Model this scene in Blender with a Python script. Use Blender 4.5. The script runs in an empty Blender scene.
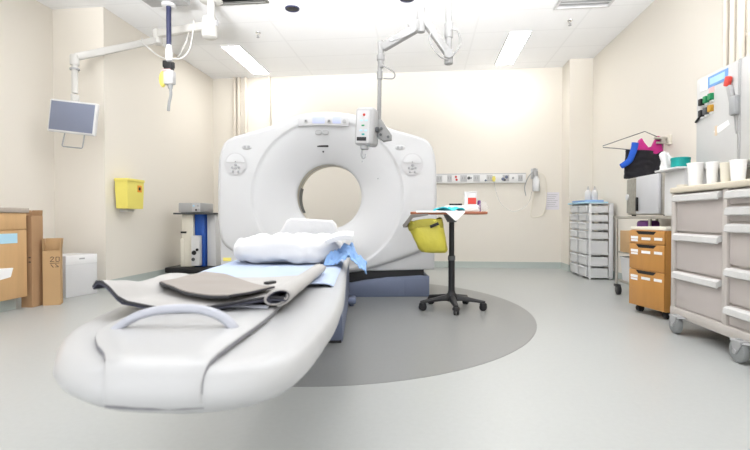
import bpy, bmesh, math, random
from mathutils import Vector, Matrix, noise
random.seed(7)
PI = math.pi
scene = bpy.context.scene
COL = scene.collection

# ------------------------------------------------------------------ materials
def mat(name, col, rough=0.5, metal=0.0, var=0.03, scale=8.0, bump=0.0, bscale=60.0, coat=0.0,
        trans=0.0, alpha=1.0, emit=None, estr=0.0, sheen=0.0, ior=1.45, stretch=None):
    m = bpy.data.materials.new(name); m.use_nodes = True
    nt = m.node_tree; b = nt.nodes['Principled BSDF']
    tc = nt.nodes.new('ShaderNodeTexCoord')
    src = tc.outputs['Object']
    if stretch:
        mp = nt.nodes.new('ShaderNodeMapping'); mp.inputs['Scale'].default_value = stretch
        nt.links.new(src, mp.inputs['Vector']); src = mp.outputs['Vector']
    n = nt.nodes.new('ShaderNodeTexNoise'); n.inputs['Scale'].default_value = scale
    n.inputs['Detail'].default_value = 4
    nt.links.new(src, n.inputs['Vector'])
    mx = nt.nodes.new('ShaderNodeMix'); mx.data_type = 'RGBA'
    mx.inputs[6].default_value = (*[max(0, c * (1 - var)) for c in col], 1)
    mx.inputs[7].default_value = (*[min(1, c * (1 + var)) for c in col], 1)
    nt.links.new(n.outputs['Fac'], mx.inputs[0])
    nt.links.new(mx.outputs[2], b.inputs['Base Color'])
    b.inputs['Roughness'].default_value = rough
    b.inputs['Metallic'].default_value = metal
    b.inputs['Coat Weight'].default_value = coat
    b.inputs['Coat Roughness'].default_value = 0.15
    b.inputs['Transmission Weight'].default_value = trans
    b.inputs['IOR'].default_value = ior
    b.inputs['Alpha'].default_value = alpha
    b.inputs['Sheen Weight'].default_value = sheen
    if emit:
        b.inputs['Emission Color'].default_value = (*emit, 1); b.inputs['Emission Strength'].default_value = estr
    if bump:
        n2 = nt.nodes.new('ShaderNodeTexNoise'); n2.inputs['Scale'].default_value = bscale
        nt.links.new(src, n2.inputs['Vector'])
        bp = nt.nodes.new('ShaderNodeBump'); bp.inputs['Strength'].default_value = bump
        bp.inputs['Distance'].default_value = 0.01
        nt.links.new(n2.outputs['Fac'], bp.inputs['Height']); nt.links.new(bp.outputs['Normal'], b.inputs['Normal'])
    return m

M = {}
M['wall'] = mat('cream paint', (0.805, 0.762, 0.688), 0.6, var=0.012, scale=1.2, bump=0.05, bscale=180)
M['floor'] = mat('grey green vinyl', (0.43, 0.445, 0.437), 0.33, var=0.05, scale=45, bump=0.02, bscale=30)
M['patch'] = mat('grey vinyl', (0.235, 0.24, 0.236), 0.33, var=0.05, scale=45)
M['coving'] = mat('sage vinyl', (0.46, 0.51, 0.485), 0.5)
M['gantry'] = mat('white moulded plastic', (0.59, 0.595, 0.605), 0.38, var=0.01, scale=2)
M['tablewhite'] = mat('white table plastic', (0.47, 0.475, 0.485), 0.32, var=0.01, scale=2)
M['groove'] = mat('dark seam grey', (0.22, 0.22, 0.24), 0.6)
M['slate'] = mat('slate blue plastic', (0.155, 0.185, 0.275), 0.45, var=0.04)
M['black'] = mat('black plastic', (0.012, 0.012, 0.014), 0.45, var=0.1)
M['softblack'] = mat('black fabric', (0.014, 0.013, 0.018), 0.85, var=0.2, scale=30, bump=0.2, sheen=0.1)
M['darkgrey'] = mat('dark grey plastic', (0.09, 0.095, 0.10), 0.5, var=0.08)
M['midgrey'] = mat('mid grey plastic', (0.36, 0.37, 0.38), 0.5)
M['armgrey'] = mat('grey arm enamel', (0.27, 0.27, 0.268), 0.4)
M['lightgrey'] = mat('light grey plastic', (0.41, 0.41, 0.415), 0.45)
M['palegrey'] = mat('pale grey plastic', (0.54, 0.54, 0.55), 0.45)
M['armwhite'] = mat('off white enamel', (0.62, 0.61, 0.585), 0.35)
M['white'] = mat('white plastic', (0.70, 0.70, 0.705), 0.4, var=0.01)
M['paper'] = mat('white paper', (0.86, 0.86, 0.86), 0.8)
M['navy'] = mat('navy painted steel', (0.028, 0.033, 0.085), 0.4)
M['blueprint'] = mat('blue label', (0.18, 0.36, 0.70), 0.6)
M['bluelabel'] = mat('pale blue label', (0.42, 0.66, 0.80), 0.6)
M['screen'] = mat('grey blue screen', (0.21, 0.235, 0.32), 0.35, var=0.06, scale=3)
M['lcd'] = mat('lcd glow', (0.42, 0.46, 0.68), 0.3, emit=(0.70, 0.76, 1.0), estr=0.06)
M['pillow'] = mat('white pillowcase', (0.63, 0.63, 0.64), 0.85, var=0.015, bump=0.25, bscale=18, sheen=0.2)
M['sheet'] = mat('light blue bed sheet', (0.43, 0.51, 0.68), 0.9, var=0.03, bump=0.15, bscale=40)
M['bluecloth'] = mat('blue disposable cloth', (0.25, 0.42, 0.73), 0.85, var=0.05, bump=0.2, bscale=40)
M['apron'] = mat('warm grey vinyl', (0.44, 0.43, 0.42), 0.6, var=0.03, bump=0.1, bscale=25)
M['taupe'] = mat('taupe vinyl', (0.30, 0.27, 0.245), 0.6, var=0.04, bump=0.1, bscale=25)
M['lining'] = mat('dark navy lining', (0.045, 0.047, 0.07), 0.7)
M['binding'] = mat('black binding tape', (0.03, 0.03, 0.035), 0.7)
M['handle'] = mat('silver blue handle', (0.42, 0.435, 0.49), 0.35, metal=0.1)
M['wood'] = mat('maple laminate', (0.62, 0.39, 0.19), 0.42, var=0.13, scale=3.0, stretch=(6, 6, 0.7))
M['orange_wood'] = mat('honey oak laminate', (0.545, 0.265, 0.072), 0.4, var=0.14, scale=3.0, stretch=(6, 6, 0.7))
M['counter'] = mat('taupe worktop', (0.42, 0.36, 0.31), 0.4, var=0.06, scale=60)
M['cardboard'] = mat('brown cardboard', (0.42, 0.255, 0.135), 0.85, var=0.06, scale=6)
M['cardlight'] = mat('tan cardboard', (0.50, 0.325, 0.165), 0.85, var=0.06, scale=6)
M['ink'] = mat('dark print ink', (0.10, 0.07, 0.05), 0.8)
M['yellow'] = mat('yellow plastic', (0.84, 0.74, 0.17), 0.45, var=0.03)
M['bag'] = mat('translucent yellow bag', (0.58, 0.52, 0.07), 0.4, var=0.12, scale=7, bump=0.5, bscale=18)
M['olive'] = mat('olive yellow liner', (0.36, 0.32, 0.04), 0.5, var=0.2, scale=12, bump=0.5, bscale=20)
M['red'] = mat('red plastic', (0.62, 0.055, 0.04), 0.4)
M['orange'] = mat('orange label', (0.85, 0.33, 0.03), 0.6)
M['teal'] = mat('teal plastic', (0.0, 0.30, 0.28), 0.45)
M['aqua'] = mat('turquoise non-woven cloth', (0.05, 0.52, 0.60), 0.8, var=0.1, scale=20, bump=0.3)
M['wood_edge'] = mat('red brown table edge', (0.36, 0.13, 0.07), 0.4, var=0.12, scale=5)
M['steel'] = mat('brushed steel', (0.50, 0.48, 0.44), 0.32, metal=0.8, var=0.15, scale=6, stretch=(1, 1, 8))
M['holder'] = mat('grey brown holder', (0.19, 0.175, 0.16), 0.5)
M['smoked'] = mat('smoked mottled glass', (0.27, 0.26, 0.225), 0.35, var=0.35, scale=30)
M['chrome'] = mat('chrome', (0.7, 0.7, 0.7), 0.15, metal=1.0)
M['wire'] = mat('dark steel wire', (0.18, 0.18, 0.18), 0.35, metal=0.6)
M['door_steel'] = mat('pale steel door', (0.60, 0.61, 0.64), 0.35, metal=0.15)
M['cartbody'] = mat('beige cart enamel', (0.53, 0.49, 0.455), 0.42)
M['cartdrawer'] = mat('taupe grey drawer front', (0.53, 0.48, 0.455), 0.45)
M['carttop'] = mat('cream cart top', (0.64, 0.58, 0.47), 0.4)
M['cartpull'] = mat('pearl drawer pull', (0.60, 0.595, 0.585), 0.3, var=0.08, scale=25)
M['rubber'] = mat('grey caster rubber', (0.25, 0.26, 0.26), 0.5)
M['cabwhite'] = mat('white cabinet laminate', (0.59, 0.59, 0.585), 0.4)
M['clear'] = mat('frosted clear plastic', (0.86, 0.875, 0.89), 0.3, alpha=0.72)
M['clearbag'] = mat('clear film', (0.90, 0.92, 0.94), 0.2, trans=0.6, alpha=0.35, ior=1.05)
M['towerframe'] = mat('white tower frame', (0.78, 0.79, 0.80), 0.4)
M['contents'] = mat('grey packets', (0.62, 0.63, 0.64), 0.7, var=0.4, scale=25)
M['royal'] = mat('royal blue panel', (0.012, 0.085, 0.42), 0.4)
M['sockblue'] = mat('cobalt fabric', (0.015, 0.10, 0.56), 0.75, var=0.1, bump=0.2)
M['pink'] = mat('magenta vinyl', (0.52, 0.02, 0.22), 0.5, var=0.25, scale=14, bump=0.3, bscale=20)
M['purple'] = mat('purple plastic', (0.16, 0.05, 0.22), 0.6)
M['green'] = mat('green plastic', (0.01, 0.25, 0.09), 0.45)
M['amber'] = mat('amber plastic', (0.55, 0.30, 0.03), 0.45)
M['pinkpaper'] = mat('pale pink paper', (0.82, 0.50, 0.50), 0.8)
M['tan'] = mat('tan tape', (0.72, 0.58, 0.42), 0.8)
M['notice'] = mat('pale lilac notice', (0.76, 0.74, 0.79), 0.8)
M['cream'] = mat('cream plastic', (0.78, 0.74, 0.64), 0.45)
M['conduit'] = mat('cream painted pipe', (0.80, 0.745, 0.655), 0.45)
M['conduit_tan'] = mat('tan painted pipe', (0.72, 0.66, 0.58), 0.5)
M['ventgrey'] = mat('dark vent', (0.16, 0.16, 0.15), 0.6)
M['ventwhite'] = mat('grey white vent', (0.66, 0.66, 0.67), 0.5)
M['lamp_back'] = mat('light diffuser back', (0.95, 0.95, 0.95), 0.5, emit=(1.0, 0.985, 0.96), estr=8.0)  # panels by the back wall, emission set apart for light balance
M['lamp_near'] = mat('light diffuser dim', (0.95, 0.95, 0.95), 0.5, emit=(1.0, 0.985, 0.965), estr=.8)
M['lamp_mid'] = mat('light diffuser bright', (0.95, 0.95, 0.95), 0.5, emit=(1.0, 0.985, 0.965), estr=3.5)
M['lamp'] = mat('light diffuser', (0.95, 0.95, 0.95), 0.5, emit=(1.0, 0.985, 0.965), estr=6.0)

def ceiling_mat():
    m = mat('ceiling tile', (0.90, 0.905, 0.92), 0.8, var=0.015, scale=3)
    nt = m.node_tree; b = nt.nodes['Principled BSDF']
    base = b.inputs['Base Color'].links[0].from_socket
    tc = nt.nodes.new('ShaderNodeTexCoord'); sp = nt.nodes.new('ShaderNodeSeparateXYZ')
    nt.links.new(tc.outputs['Object'], sp.inputs[0])
    outs = []
    for ax, off, per in (('X', 1.81 + 12.2, 1.22), ('Y', 12.2 - 6.0, 0.61)):
        a = nt.nodes.new('ShaderNodeMath'); a.operation = 'ADD'; a.inputs[1].default_value = off
        nt.links.new(sp.outputs[ax], a.inputs[0])
        p = nt.nodes.new('ShaderNodeMath'); p.operation = 'PINGPONG'; p.inputs[1].default_value = per / 2
        nt.links.new(a.outputs[0], p.inputs[0])
        l = nt.nodes.new('ShaderNodeMath'); l.operation = 'LESS_THAN'; l.inputs[1].default_value = 0.012
        nt.links.new(p.outputs[0], l.inputs[0]); outs.append(l)
    mxm = nt.nodes.new('ShaderNodeMath'); mxm.operation = 'MAXIMUM'
    nt.links.new(outs[0].outputs[0], mxm.inputs[0]); nt.links.new(outs[1].outputs[0], mxm.inputs[1])
    mx = nt.nodes.new('ShaderNodeMix'); mx.data_type = 'RGBA'
    nt.links.new(mxm.outputs[0], mx.inputs[0]); nt.links.new(base, mx.inputs[6])
    mx.inputs[7].default_value = (0.85, 0.855, 0.87, 1)
    nt.links.new(mx.outputs[2], b.inputs['Base Color'])
    return m
M['ceiling'] = ceiling_mat()

# ------------------------------------------------------------------ mesh builder
def catmull(pts, n=6):
    P = [Vector(p) for p in pts]
    if len(P) < 3: return P
    out = []
    for i in range(len(P) - 1):
        p0 = P[i - 1] if i else P[0] * 2 - P[1]
        p1, p2 = P[i], P[i + 1]
        p3 = P[i + 2] if i + 2 < len(P) else P[-1] * 2 - P[-2]
        for k in range(n):
            t = k / n
            out.append(0.5 * ((2 * p1) + (p2 - p0) * t + (2 * p0 - 5 * p1 + 4 * p2 - p3) * t * t + (3 * p1 - p0 - 3 * p2 + p3) * t ** 3))
    out.append(P[-1]); return out

class MB:
    def __init__(s): s.bm = bmesh.new()
    def _merge(s, b2):
        me = bpy.data.meshes.new('tmp'); b2.to_mesh(me); b2.free()
        s.bm.from_mesh(me); bpy.data.meshes.remove(me); return s
    def obox(s, c, size, rot=(0, 0, 0), bev=0.0, seg=2):
        b = bmesh.new(); bmesh.ops.create_cube(b, size=1)
        bmesh.ops.scale(b, vec=size, verts=b.verts)
        if bev:
            bev = min(bev, min(size) * 0.45)
            bmesh.ops.bevel(b, geom=b.edges[:], offset=bev, segments=seg, affect='EDGES', profile=0.5)
        from mathutils import Euler
        bmesh.ops.transform(b, matrix=Matrix.Translation(c) @ Euler(rot).to_matrix().to_4x4(), verts=b.verts)
        return s._merge(b)
    def box(s, x0, x1, y0, y1, z0, z1, bev=0.0, seg=2):
        return s.obox(((x0 + x1) / 2, (y0 + y1) / 2, (z0 + z1) / 2), (abs(x1 - x0), abs(y1 - y0), abs(z1 - z0)), bev=bev, seg=seg)
    def loft(s, rings, cap0=True, cap1=True, closed=True):
        vs = [[s.bm.verts.new(p) for p in r] for r in rings]
        n = len(rings[0])
        for i in range(len(vs) - 1):
            for k in range(n if closed else n - 1):
                k2 = (k + 1) % n
                try: s.bm.faces.new((vs[i][k], vs[i][k2], vs[i + 1][k2], vs[i + 1][k]))
                except ValueError: pass
        if cap0: s.bm.faces.new(vs[0][::-1])
        if cap1: s.bm.faces.new(vs[-1])
        return s
    def cyl(s, p0, p1, r0, r1=None, n=20, bev=0.0):
        r1 = r0 if r1 is None else r1
        p0, p1 = Vector(p0), Vector(p1); d = (p1 - p0); L = d.length; d.normalize()
        a = d.orthogonal().normalized(); b = d.cross(a)
        prof = [(0, r0), (L, r1)]
        if bev: prof = [(0, r0 - bev), (bev * .3, r0 - bev * .3), (bev, r0), (L - bev, r1), (L - bev * .3, r1 - bev * .3), (L, r1 - bev)]
        return s.loft([[p0 + d * h + (a * math.cos(2 * PI * k / n) + b * math.sin(2 * PI * k / n)) * r for k in range(n)] for h, r in prof])
    def lathe(s, c, prof, n=28, axis=(0, 0, 1)):
        d = Vector(axis).normalized(); a = d.orthogonal().normalized(); b = d.cross(a); c = Vector(c)
        return s.loft([[c + d * h + (a * math.cos(2 * PI * k / n) + b * math.sin(2 * PI * k / n)) * max(r, 1e-4) for k in range(n)] for r, h in prof])
    def tube(s, pts, r, n=10, smooth=6, flat=1.0, taper=None):
        P = catmull(pts, smooth) if smooth else [Vector(p) for p in pts]
        rings = []; up = None
        for i, p in enumerate(P):
            t = (P[min(i + 1, len(P) - 1)] - P[max(i - 1, 0)]).normalized()
            if up is None:
                up = Vector((0, 0, 1)) if abs(t.z) < .9 else Vector((0, 1, 0))
            a = (up - t * up.dot(t)).normalized(); up = a; b = t.cross(a)
            rr = r if taper is None else r * (1 + (taper - 1) * i / (len(P) - 1))
            rings.append([p + (a * math.cos(2 * PI * k / n) * rr * flat + b * math.sin(2 * PI * k / n) * rr) for k in range(n)])
        return s.loft(rings)
    def bar(s, p0, p1, w, h, bev=0.003):
        p0, p1 = Vector(p0), Vector(p1); d = p1 - p0; L = d.length
        b = bmesh.new(); bmesh.ops.create_cube(b, size=1); bmesh.ops.scale(b, vec=(L, w, h), verts=b.verts)
        if bev: bmesh.ops.bevel(b, geom=b.edges[:], offset=min(bev, w * .45, h * .45), segments=2, affect='EDGES', profile=.5)
        x = d.normalized(); y = Vector((0, 0, 1)).cross(x)
        if y.length < 1e-3: y = Vector((0, 1, 0))
        y.normalize(); z = x.cross(y)
        R = Matrix((x, y, z)).transposed().to_4x4()
        bmesh.ops.transform(b, matrix=Matrix.Translation((p0 + p1) / 2) @ R, verts=b.verts)
        return s._merge(b)
    def prism(s, poly, axis, a, b, bev=0.0, seg=2):
        # poly in the plane of the other two axes, extruded from a to b along axis
        def P(q, h):
            return {'x': (h, q[0], q[1]), 'y': (q[0], h, q[1]), 'z': (q[0], q[1], h)}[axis]
        bm = bmesh.new()
        v0 = [bm.verts.new(P(q, a)) for q in poly]; v1 = [bm.verts.new(P(q, b)) for q in poly]
        n = len(poly)
        bm.faces.new(v0[::-1]); bm.faces.new(v1)
        for k in range(n): bm.faces.new((v0[k], v0[(k + 1) % n], v1[(k + 1) % n], v1[k]))
        bmesh.ops.recalc_face_normals(bm, faces=bm.faces)
        if bev:
            ed = [e for e in bm.edges if (e.verts[0] in v0) == (e.verts[1] in v0)]
            bmesh.ops.bevel(bm, geom=ed, offset=bev, segments=seg, affect='EDGES', profile=.5)
        return s._merge(bm)
    def ell(s, c, r, n=20, m=12, e=1.0, fn=None):
        rings = []
        sg = lambda v: math.copysign(abs(v) ** e, v)
        for i in range(m + 1):
            th = -PI / 2 + PI * (0.02 + 0.96 * i / m)
            rings.append([(c[0] + r[0] * sg(math.cos(th)) * sg(math.cos(2 * PI * k / n)), c[1] + r[1] * sg(math.cos(th)) * sg(math.sin(2 * PI * k / n)), c[2] + r[2] * sg(math.sin(th))) for k in range(n)])
        if fn: rings = [[fn(Vector(p)) for p in q] for q in rings]
        return s.loft(rings)
    def sheet(s, fn, nu, nv, th=0.004):
        # thick cloth: fn(u,v) -> point, u,v in 0..1
        P = [[Vector(fn(i / nu, j / nv)) for j in range(nv + 1)] for i in range(nu + 1)]
        N = [[None] * (nv + 1) for _ in range(nu + 1)]
        for i in range(nu + 1):
            for j in range(nv + 1):
                du = P[min(i + 1, nu)][j] - P[max(i - 1, 0)][j]; dv = P[i][min(j + 1, nv)] - P[i][max(j - 1, 0)]
                nn = du.cross(dv); N[i][j] = nn.normalized() if nn.length > 1e-9 else Vector((0, 0, 1))
        A = [[s.bm.verts.new(P[i][j] + N[i][j] * th / 2) for j in range(nv + 1)] for i in range(nu + 1)]
        B = [[s.bm.verts.new(P[i][j] - N[i][j] * th / 2) for j in range(nv + 1)] for i in range(nu + 1)]
        f = s.bm.faces.new
        for i in range(nu):
            for j in range(nv):
                f((A[i][j], A[i + 1][j], A[i + 1][j + 1], A[i][j + 1])); f((B[i][j + 1], B[i + 1][j + 1], B[i + 1][j], B[i][j]))
        for i in range(nu):
            f((A[i + 1][0], A[i][0], B[i][0], B[i + 1][0])); f((A[i][nv], A[i + 1][nv], B[i + 1][nv], B[i][nv]))
        for j in range(nv):
            f((A[0][j], A[0][j + 1], B[0][j + 1], B[0][j])); f((A[nu][j + 1], A[nu][j], B[nu][j], B[nu][j + 1]))
        return s
    def build(s, name, material, Mx=None, angle=38):
        if Mx is not None: bmesh.ops.transform(s.bm, matrix=Mx, verts=s.bm.verts)
        bmesh.ops.recalc_face_normals(s.bm, faces=s.bm.faces)
        me = bpy.data.meshes.new(name); s.bm.to_mesh(me); s.bm.free()
        me.shade_smooth(); me.set_sharp_from_angle(angle=math.radians(angle))
        me.materials.append(material)
        o = bpy.data.objects.new(name, me); COL.objects.link(o); return o

TH = 0.133                                   # the scanner stands turned by this much in the room
FM = Matrix.Rotation(TH, 4, 'Z')             # scanner frame: u sideways, v along the table, z up
def F2W(u, v, z=0): return FM @ Vector((u, v, z))

def tr(mb, Mx): bmesh.ops.transform(mb.bm, matrix=Mx, verts=mb.bm.verts); return mb

class T:
    """one thing: an Empty at its base carrying its parts"""
    def __init__(s, name, label, cat, loc, rz=0.0, group=None, frame='L'):
        s.o = bpy.data.objects.new(name, None); COL.objects.link(s.o)
        s.o.empty_display_size = 0.1
        s.M = Matrix.Translation(loc) @ Matrix.Rotation(rz, 4, 'Z')
        s.o.matrix_world = s.M
        s.o.location = loc; s.o.rotation_euler = (0, 0, rz)
        s.o['label'] = label; s.o['category'] = cat
        if group: s.o['group'] = group
        s.frame = frame
    def part(s, name, mb, m, parent=None, label=None, frame=None, angle=38):
        fr = frame or s.frame
        X = None
        if fr == 'W': X = s.M.inverted()
        elif fr == 'F': X = s.M.inverted() @ FM
        o = mb.build(name, M[m] if isinstance(m, str) else m, X, angle)
        o.parent = parent or s.o
        if label: o['label'] = label
        return o

def single(name, mb, m, label, cat, base, group=None, frame='W', rz=0.0, angle=38, local=False):
    """a thing that is one mesh; its origin sits at its base"""
    X = Matrix.Translation(base) @ Matrix.Rotation(rz, 4, 'Z')
    src = Matrix.Identity(4) if frame == 'W' else FM
    o = mb.build(name, M[m], None if local else X.inverted() @ src, angle)
    o.location = base; o.rotation_euler = (0, 0, rz)
    o['label'] = label; o['category'] = cat
    if group: o['group'] = group
    return o

def structure(name, mb, m):
    o = mb.build(name, M[m]); o['kind'] = 'structure'; return o

# ------------------------------------------------------------------ the room
XL, XN, XR, YS, YB, YC, XC, ZC = -3.517, -4.125, 2.458, 4.822, 7.50, 7.127, 2.128, 3.125
YF = -1.2
structure('floor', MB().box(XN - .1, XR + .1, YF, YB + .1, -.1, 0), 'floor')
structure('ceiling', MB().box(XN - .1, XR + .1, YF, YB + .1, ZC, ZC + .1), 'ceiling')
structure('wall_left', MB().box(XN - .1, XN, YF, YS, 0, ZC), 'wall')
structure('wall_left_far', MB().box(XN - .1, XL, YS, YB + .1, 0, ZC), 'wall')
structure('wall_back', MB().box(XL, XR + .1, YB, YB + .1, 0, ZC), 'wall')
structure('wall_right', MB().box(XR, XR + .1, YF, YB, 0, ZC), 'wall')
structure('wall_right_corner', MB().box(XC, XR, YC, YB, 0, ZC), 'wall')
def skirt(name, pts):
    # coved skirting following a wall corner line, profile leaning out at the floor
    mb = MB()
    prof = [(0, .10), (.006, .10), (.008, .03), (.014, .012), (.03, .002), (0, .002)]
    rings = []
    for i, p in enumerate(pts):
        p = Vector((*p, 0))
        d = (Vector((*pts[min(i + 1, len(pts) - 1)], 0)) - Vector((*pts[max(i - 1, 0)], 0)))
        d0 = (p - Vector((*pts[i - 1], 0))).normalized() if i else None
        d1 = (Vector((*pts[i + 1], 0)) - p).normalized() if i < len(pts) - 1 else None
        n0 = Vector((d0.y, -d0.x, 0)) if d0 else None; n1 = Vector((d1.y, -d1.x, 0)) if d1 else None
        nn = (n0 + n1) if n0 and n1 else (n0 or n1)
        nn = nn / max(nn.length_squared, 1e-6) * (2 if n0 and n1 else 1)
        rings.append([p + nn * a + Vector((0, 0, h)) for a, h in prof])
    mb.loft(rings)
    structure(name, mb, 'coving')
skirt('baseboard_left', [(XN, YF), (XN, YS), (XL, YS)])
skirt('baseboard_left_far', [(XL, YS), (XL, YB)])
skirt('baseboard_back', [(XL, YB), (XC, YB)])
skirt('baseboard_right', [(XC, YB), (XC, YC), (XR, YC), (XR, YF)])
# grey vinyl circle inlaid under the scanner
mb = MB(); EC = (-.71, 3.99, 1.59, 1.86, 2)
mb.prism([(EC[0] + EC[2] * math.copysign(abs(math.cos(a)) ** (2 / EC[4]), math.cos(a)), EC[1] + EC[3] * math.copysign(abs(math.sin(a)) ** (2 / EC[4]), math.sin(a))) for a in [2 * PI * k / 160 for k in range(160)]], 'z', .0003, .0016)
structure('trim_1', mb, 'patch')

# ------------------------------------------------------------------ ceiling fixtures
LAMPS = [(-2.60, 6.68, 'long ceiling light panel near the back wall above the left pipes'),
         (1.20, 6.63, 'long ceiling light panel near the back wall right of the injector arm'),
         (-2.60, 3.6, 'long ceiling light panel over the monitor arm side of the room'),
         (1.20, 3.6, 'long ceiling light panel over the right aisle beside the drawer cart'),
         (-0.70, 4.28, 'unseen ceiling light panel added above the front of the scanner'),  # out of view, added to brighten the scanner top and back wall
         (-2.60, 0.9, 'long ceiling light panel above the wood cabinet near the entrance'),
         (1.20, 0.9, 'long ceiling light panel at the near right of the ceiling'),
         (-0.70, 0.9, 'long ceiling light panel above the near end of the table')]
for x, y, lab in LAMPS:
    t = T('ceiling_light', lab, 'ceiling light', (x, y, ZC - .012), group='ceiling light panels')
    fr = MB()
    for a in ((-.14, -.125, -.62, .62), (.125, .14, -.62, .62), (-.125, .125, -.62, -.605), (-.125, .125, .605, .62)):
        fr.box(a[0], a[1], a[2], a[3], -.004, .012)
    t.part('frame', fr, 'white')
    t.part('diffuser', MB().box(-.125, .125, -.605, .605, .0, .012), 'lamp_back' if y > 6 else 'lamp_near' if y < 2 else 'lamp_mid' if y > 4 else 'lamp')
for x, y, lab in ((-1.457, 5.08, 'black round ceiling speaker left of the injector arm, whole in view'),
                  (-.18, 4.98, 'black round ceiling speaker at the top edge beside the injector arm')):
    t = T('ceiling_speaker', lab, 'speaker', (x, y, ZC - .012), group='black ceiling speakers')
    t.part('rim', MB().lathe((0, 0, 0), [(.066, .006), (.07, 0), (.078, .002), (.08, .012), (.066, .012)], n=36), 'navy')
    t.part('grille', MB().lathe((0, 0, 0.003), [(.0, -.002), (.03, -.002), (.066, .003), (.066, .009), (0, .009)], n=36), 'black')
for x, y, lab in ((-2.077, 5.70, 'small sprinkler head on the ceiling beside the left light panel'),
                  (1.712, 5.74, 'small sprinkler head on the ceiling beside the right air vent')):
    t = T('sprinkler', lab, 'sprinkler', (x, y, ZC - .06), group='ceiling sprinklers')
    t.part('escutcheon', MB().lathe((0, 0, .045), [(.02, 0), (.03, .008), (.032, .015), (0, .015)]), 'chrome')
    t.part('body', MB().cyl((0, 0, .012), (0, 0, .05), .008).tube([(-.012, 0, .03), (-.014, 0, .018), (0, 0, .006)], .003).tube([(.012, 0, .03), (.014, 0, .018), (0, 0, .006)], .003), 'chrome')
    t.part('deflector', MB().lathe((0, 0, 0), [(.0, 0), (.018, 0), (.018, .003), (0, .003)], n=16), 'midgrey')
def vent(x0, x1, y0, y1, m, mf, lab):
    t = T('ceiling_vent', lab, 'vent', ((x0 + x1) / 2, (y0 + y1) / 2, ZC - .02), frame='W')
    fr = MB(); w = .03
    fr.box(x0, x1, y0, y0 + w, ZC - .018, ZC, .004).box(x0, x1, y1 - w, y1, ZC - .018, ZC, .004)
    fr.box(x0, x0 + w, y0 + w, y1 - w, ZC - .018, ZC, .004).box(x1 - w, x1, y0 + w, y1 - w, ZC - .018, ZC, .004)
    t.part('frame', fr, mf)
    t.part('backing', MB().box(x0 + w, x1 - w, y0 + w, y1 - w, ZC - .004, ZC), m)
    n = 8
    for i in range(n):
        yy = y0 + w + (y1 - y0 - 2 * w) * (i + .5) / n
        t.part('slat', MB().obox(((x0 + x1) / 2, yy, ZC - .011), (x1 - x0 - 2 * w, .03, .003), (.5, 0, 0)), mf)
vent(-2.25, -1.66, 4.31, 4.90, 'black', 'ventgrey', 'dark ceiling air vent at the top edge beside the monitor arm pivot')
vent(1.43, 2.02, 4.80, 5.39, 'lightgrey', 'ventwhite', 'white ceiling air vent at the top right above the sprinkler')

# pipes on the back and right walls
for x, r, m, lab in ((-3.13, .028, 'conduit_tan', 'tan pipe nearest the left corner on the back wall'),
                     (-3.055, .028, 'conduit_tan', 'tan pipe second from the left corner on the back wall'),
                     (-2.94, .027, 'conduit', 'pale cream pipe behind the left shoulder of the scanner, left of its pair'),
                     (-2.54, .025, 'conduit', 'pale cream pipe under the end of the left light panel')):
    t = T('wall_pipe', lab, 'pipe', (x, YB - .03, .1), group='pipes on the back wall', frame='W')
    t.part('tube', MB().cyl((x, YB - r - .004, .1), (x, YB - r - .004, ZC), r, n=16), m)
    for z in (.9, 2.0, 2.9):
        t.part('clip', MB().box(x - r - .012, x + r + .012, YB - .012, YB, z - .012, z + .012, .002), m)
for y, m, lab in ((4.06, 'conduit_tan', 'tan pipe above the wall cabinet, farthest of the three on the right wall'),
                  (3.97, 'conduit', 'cream pipe above the wall cabinet, middle of the three on the right wall'),
                  (3.885, 'conduit_tan', 'tan pipe above the wall cabinet, nearest of the three on the right wall')):
    t = T('wall_pipe', lab, 'pipe', (XR - .03, y, .1), group='pipes on the right wall', frame='W')
    t.part('tube', MB().cyl((XR - .03, y, .1), (XR - .03, y, ZC), .027, n=16), m)
    for z in (1.0, 2.2, 2.9):
        t.part('clip', MB().box(XR - .01, XR, y - .036, y + .036, z - .012, z + .012, .002), m)

# ------------------------------------------------------------------ the scanner
GU, GV, BZ, BR = -0.34, 4.66, 1.02, 0.335     # bore axis in the scanner frame
half = [(0, 1.862), (.14, 1.853), (.31, 1.82), (.62, 1.70), (.87, 1.63), (.98, 1.59), (1.04, 1.53), (1.075, 1.44), (1.092, 1.30),
        (1.098, 1.0), (1.096, .75), (1.075, .60), (1.02, .51), (.90, .44), (.62, .34), (.31, .255), (0, .235)]
def dense(hp):
    P = catmull([(a, b, 0) for a, b in hp], 8)
    P[0].x = 0; P[-1].x = 0
    r = [(p.x, p.y) for p in P]
    l = [(-p.x, p.y) for p in P[1:-1]][::-1]
    return r + l
OUT = dense(half)
def edge_r(phi):
    dx, dz = math.cos(phi), math.sin(phi); best = 0
    n = len(OUT)
    for i in range(n):
        ax, az = OUT[i][0], OUT[i][1] - BZ; bx, bz = OUT[(i + 1) % n][0], OUT[(i + 1) % n][1] - BZ
        ex, ez = bx - ax, bz - az
        den = dx * ez - dz * ex
        if abs(den) < 1e-12: continue
        t = (ax * ez - az * ex) / den; s_ = (ax * dz - az * dx) / den
        if t > 0 and -1e-9 <= s_ <= 1 + 1e-9: best = max(best, t)
    return best
NA = 176
PHI = [2 * PI * k / NA for k in range(NA)]
ER = [edge_r(p) for p in PHI]
def sst(x): x = max(0, min(1, x)); return x * x * (3 - 2 * x)
def dish(r):
    if r >= .77: return 0.0
    k = (.77 - r) / (.77 - BR)
    return .016 * sst(k * 12) + .19 * (k ** 1.7)
def pol(k, r, v): return (r * math.cos(PHI[k]), v, BZ + r * math.sin(PHI[k]))
gantry = T('ct_scanner', 'large white ring shaped CT scanner with round bore on slate blue base', 'medical scanner', F2W(GU, GV), TH)
rings = []
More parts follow.
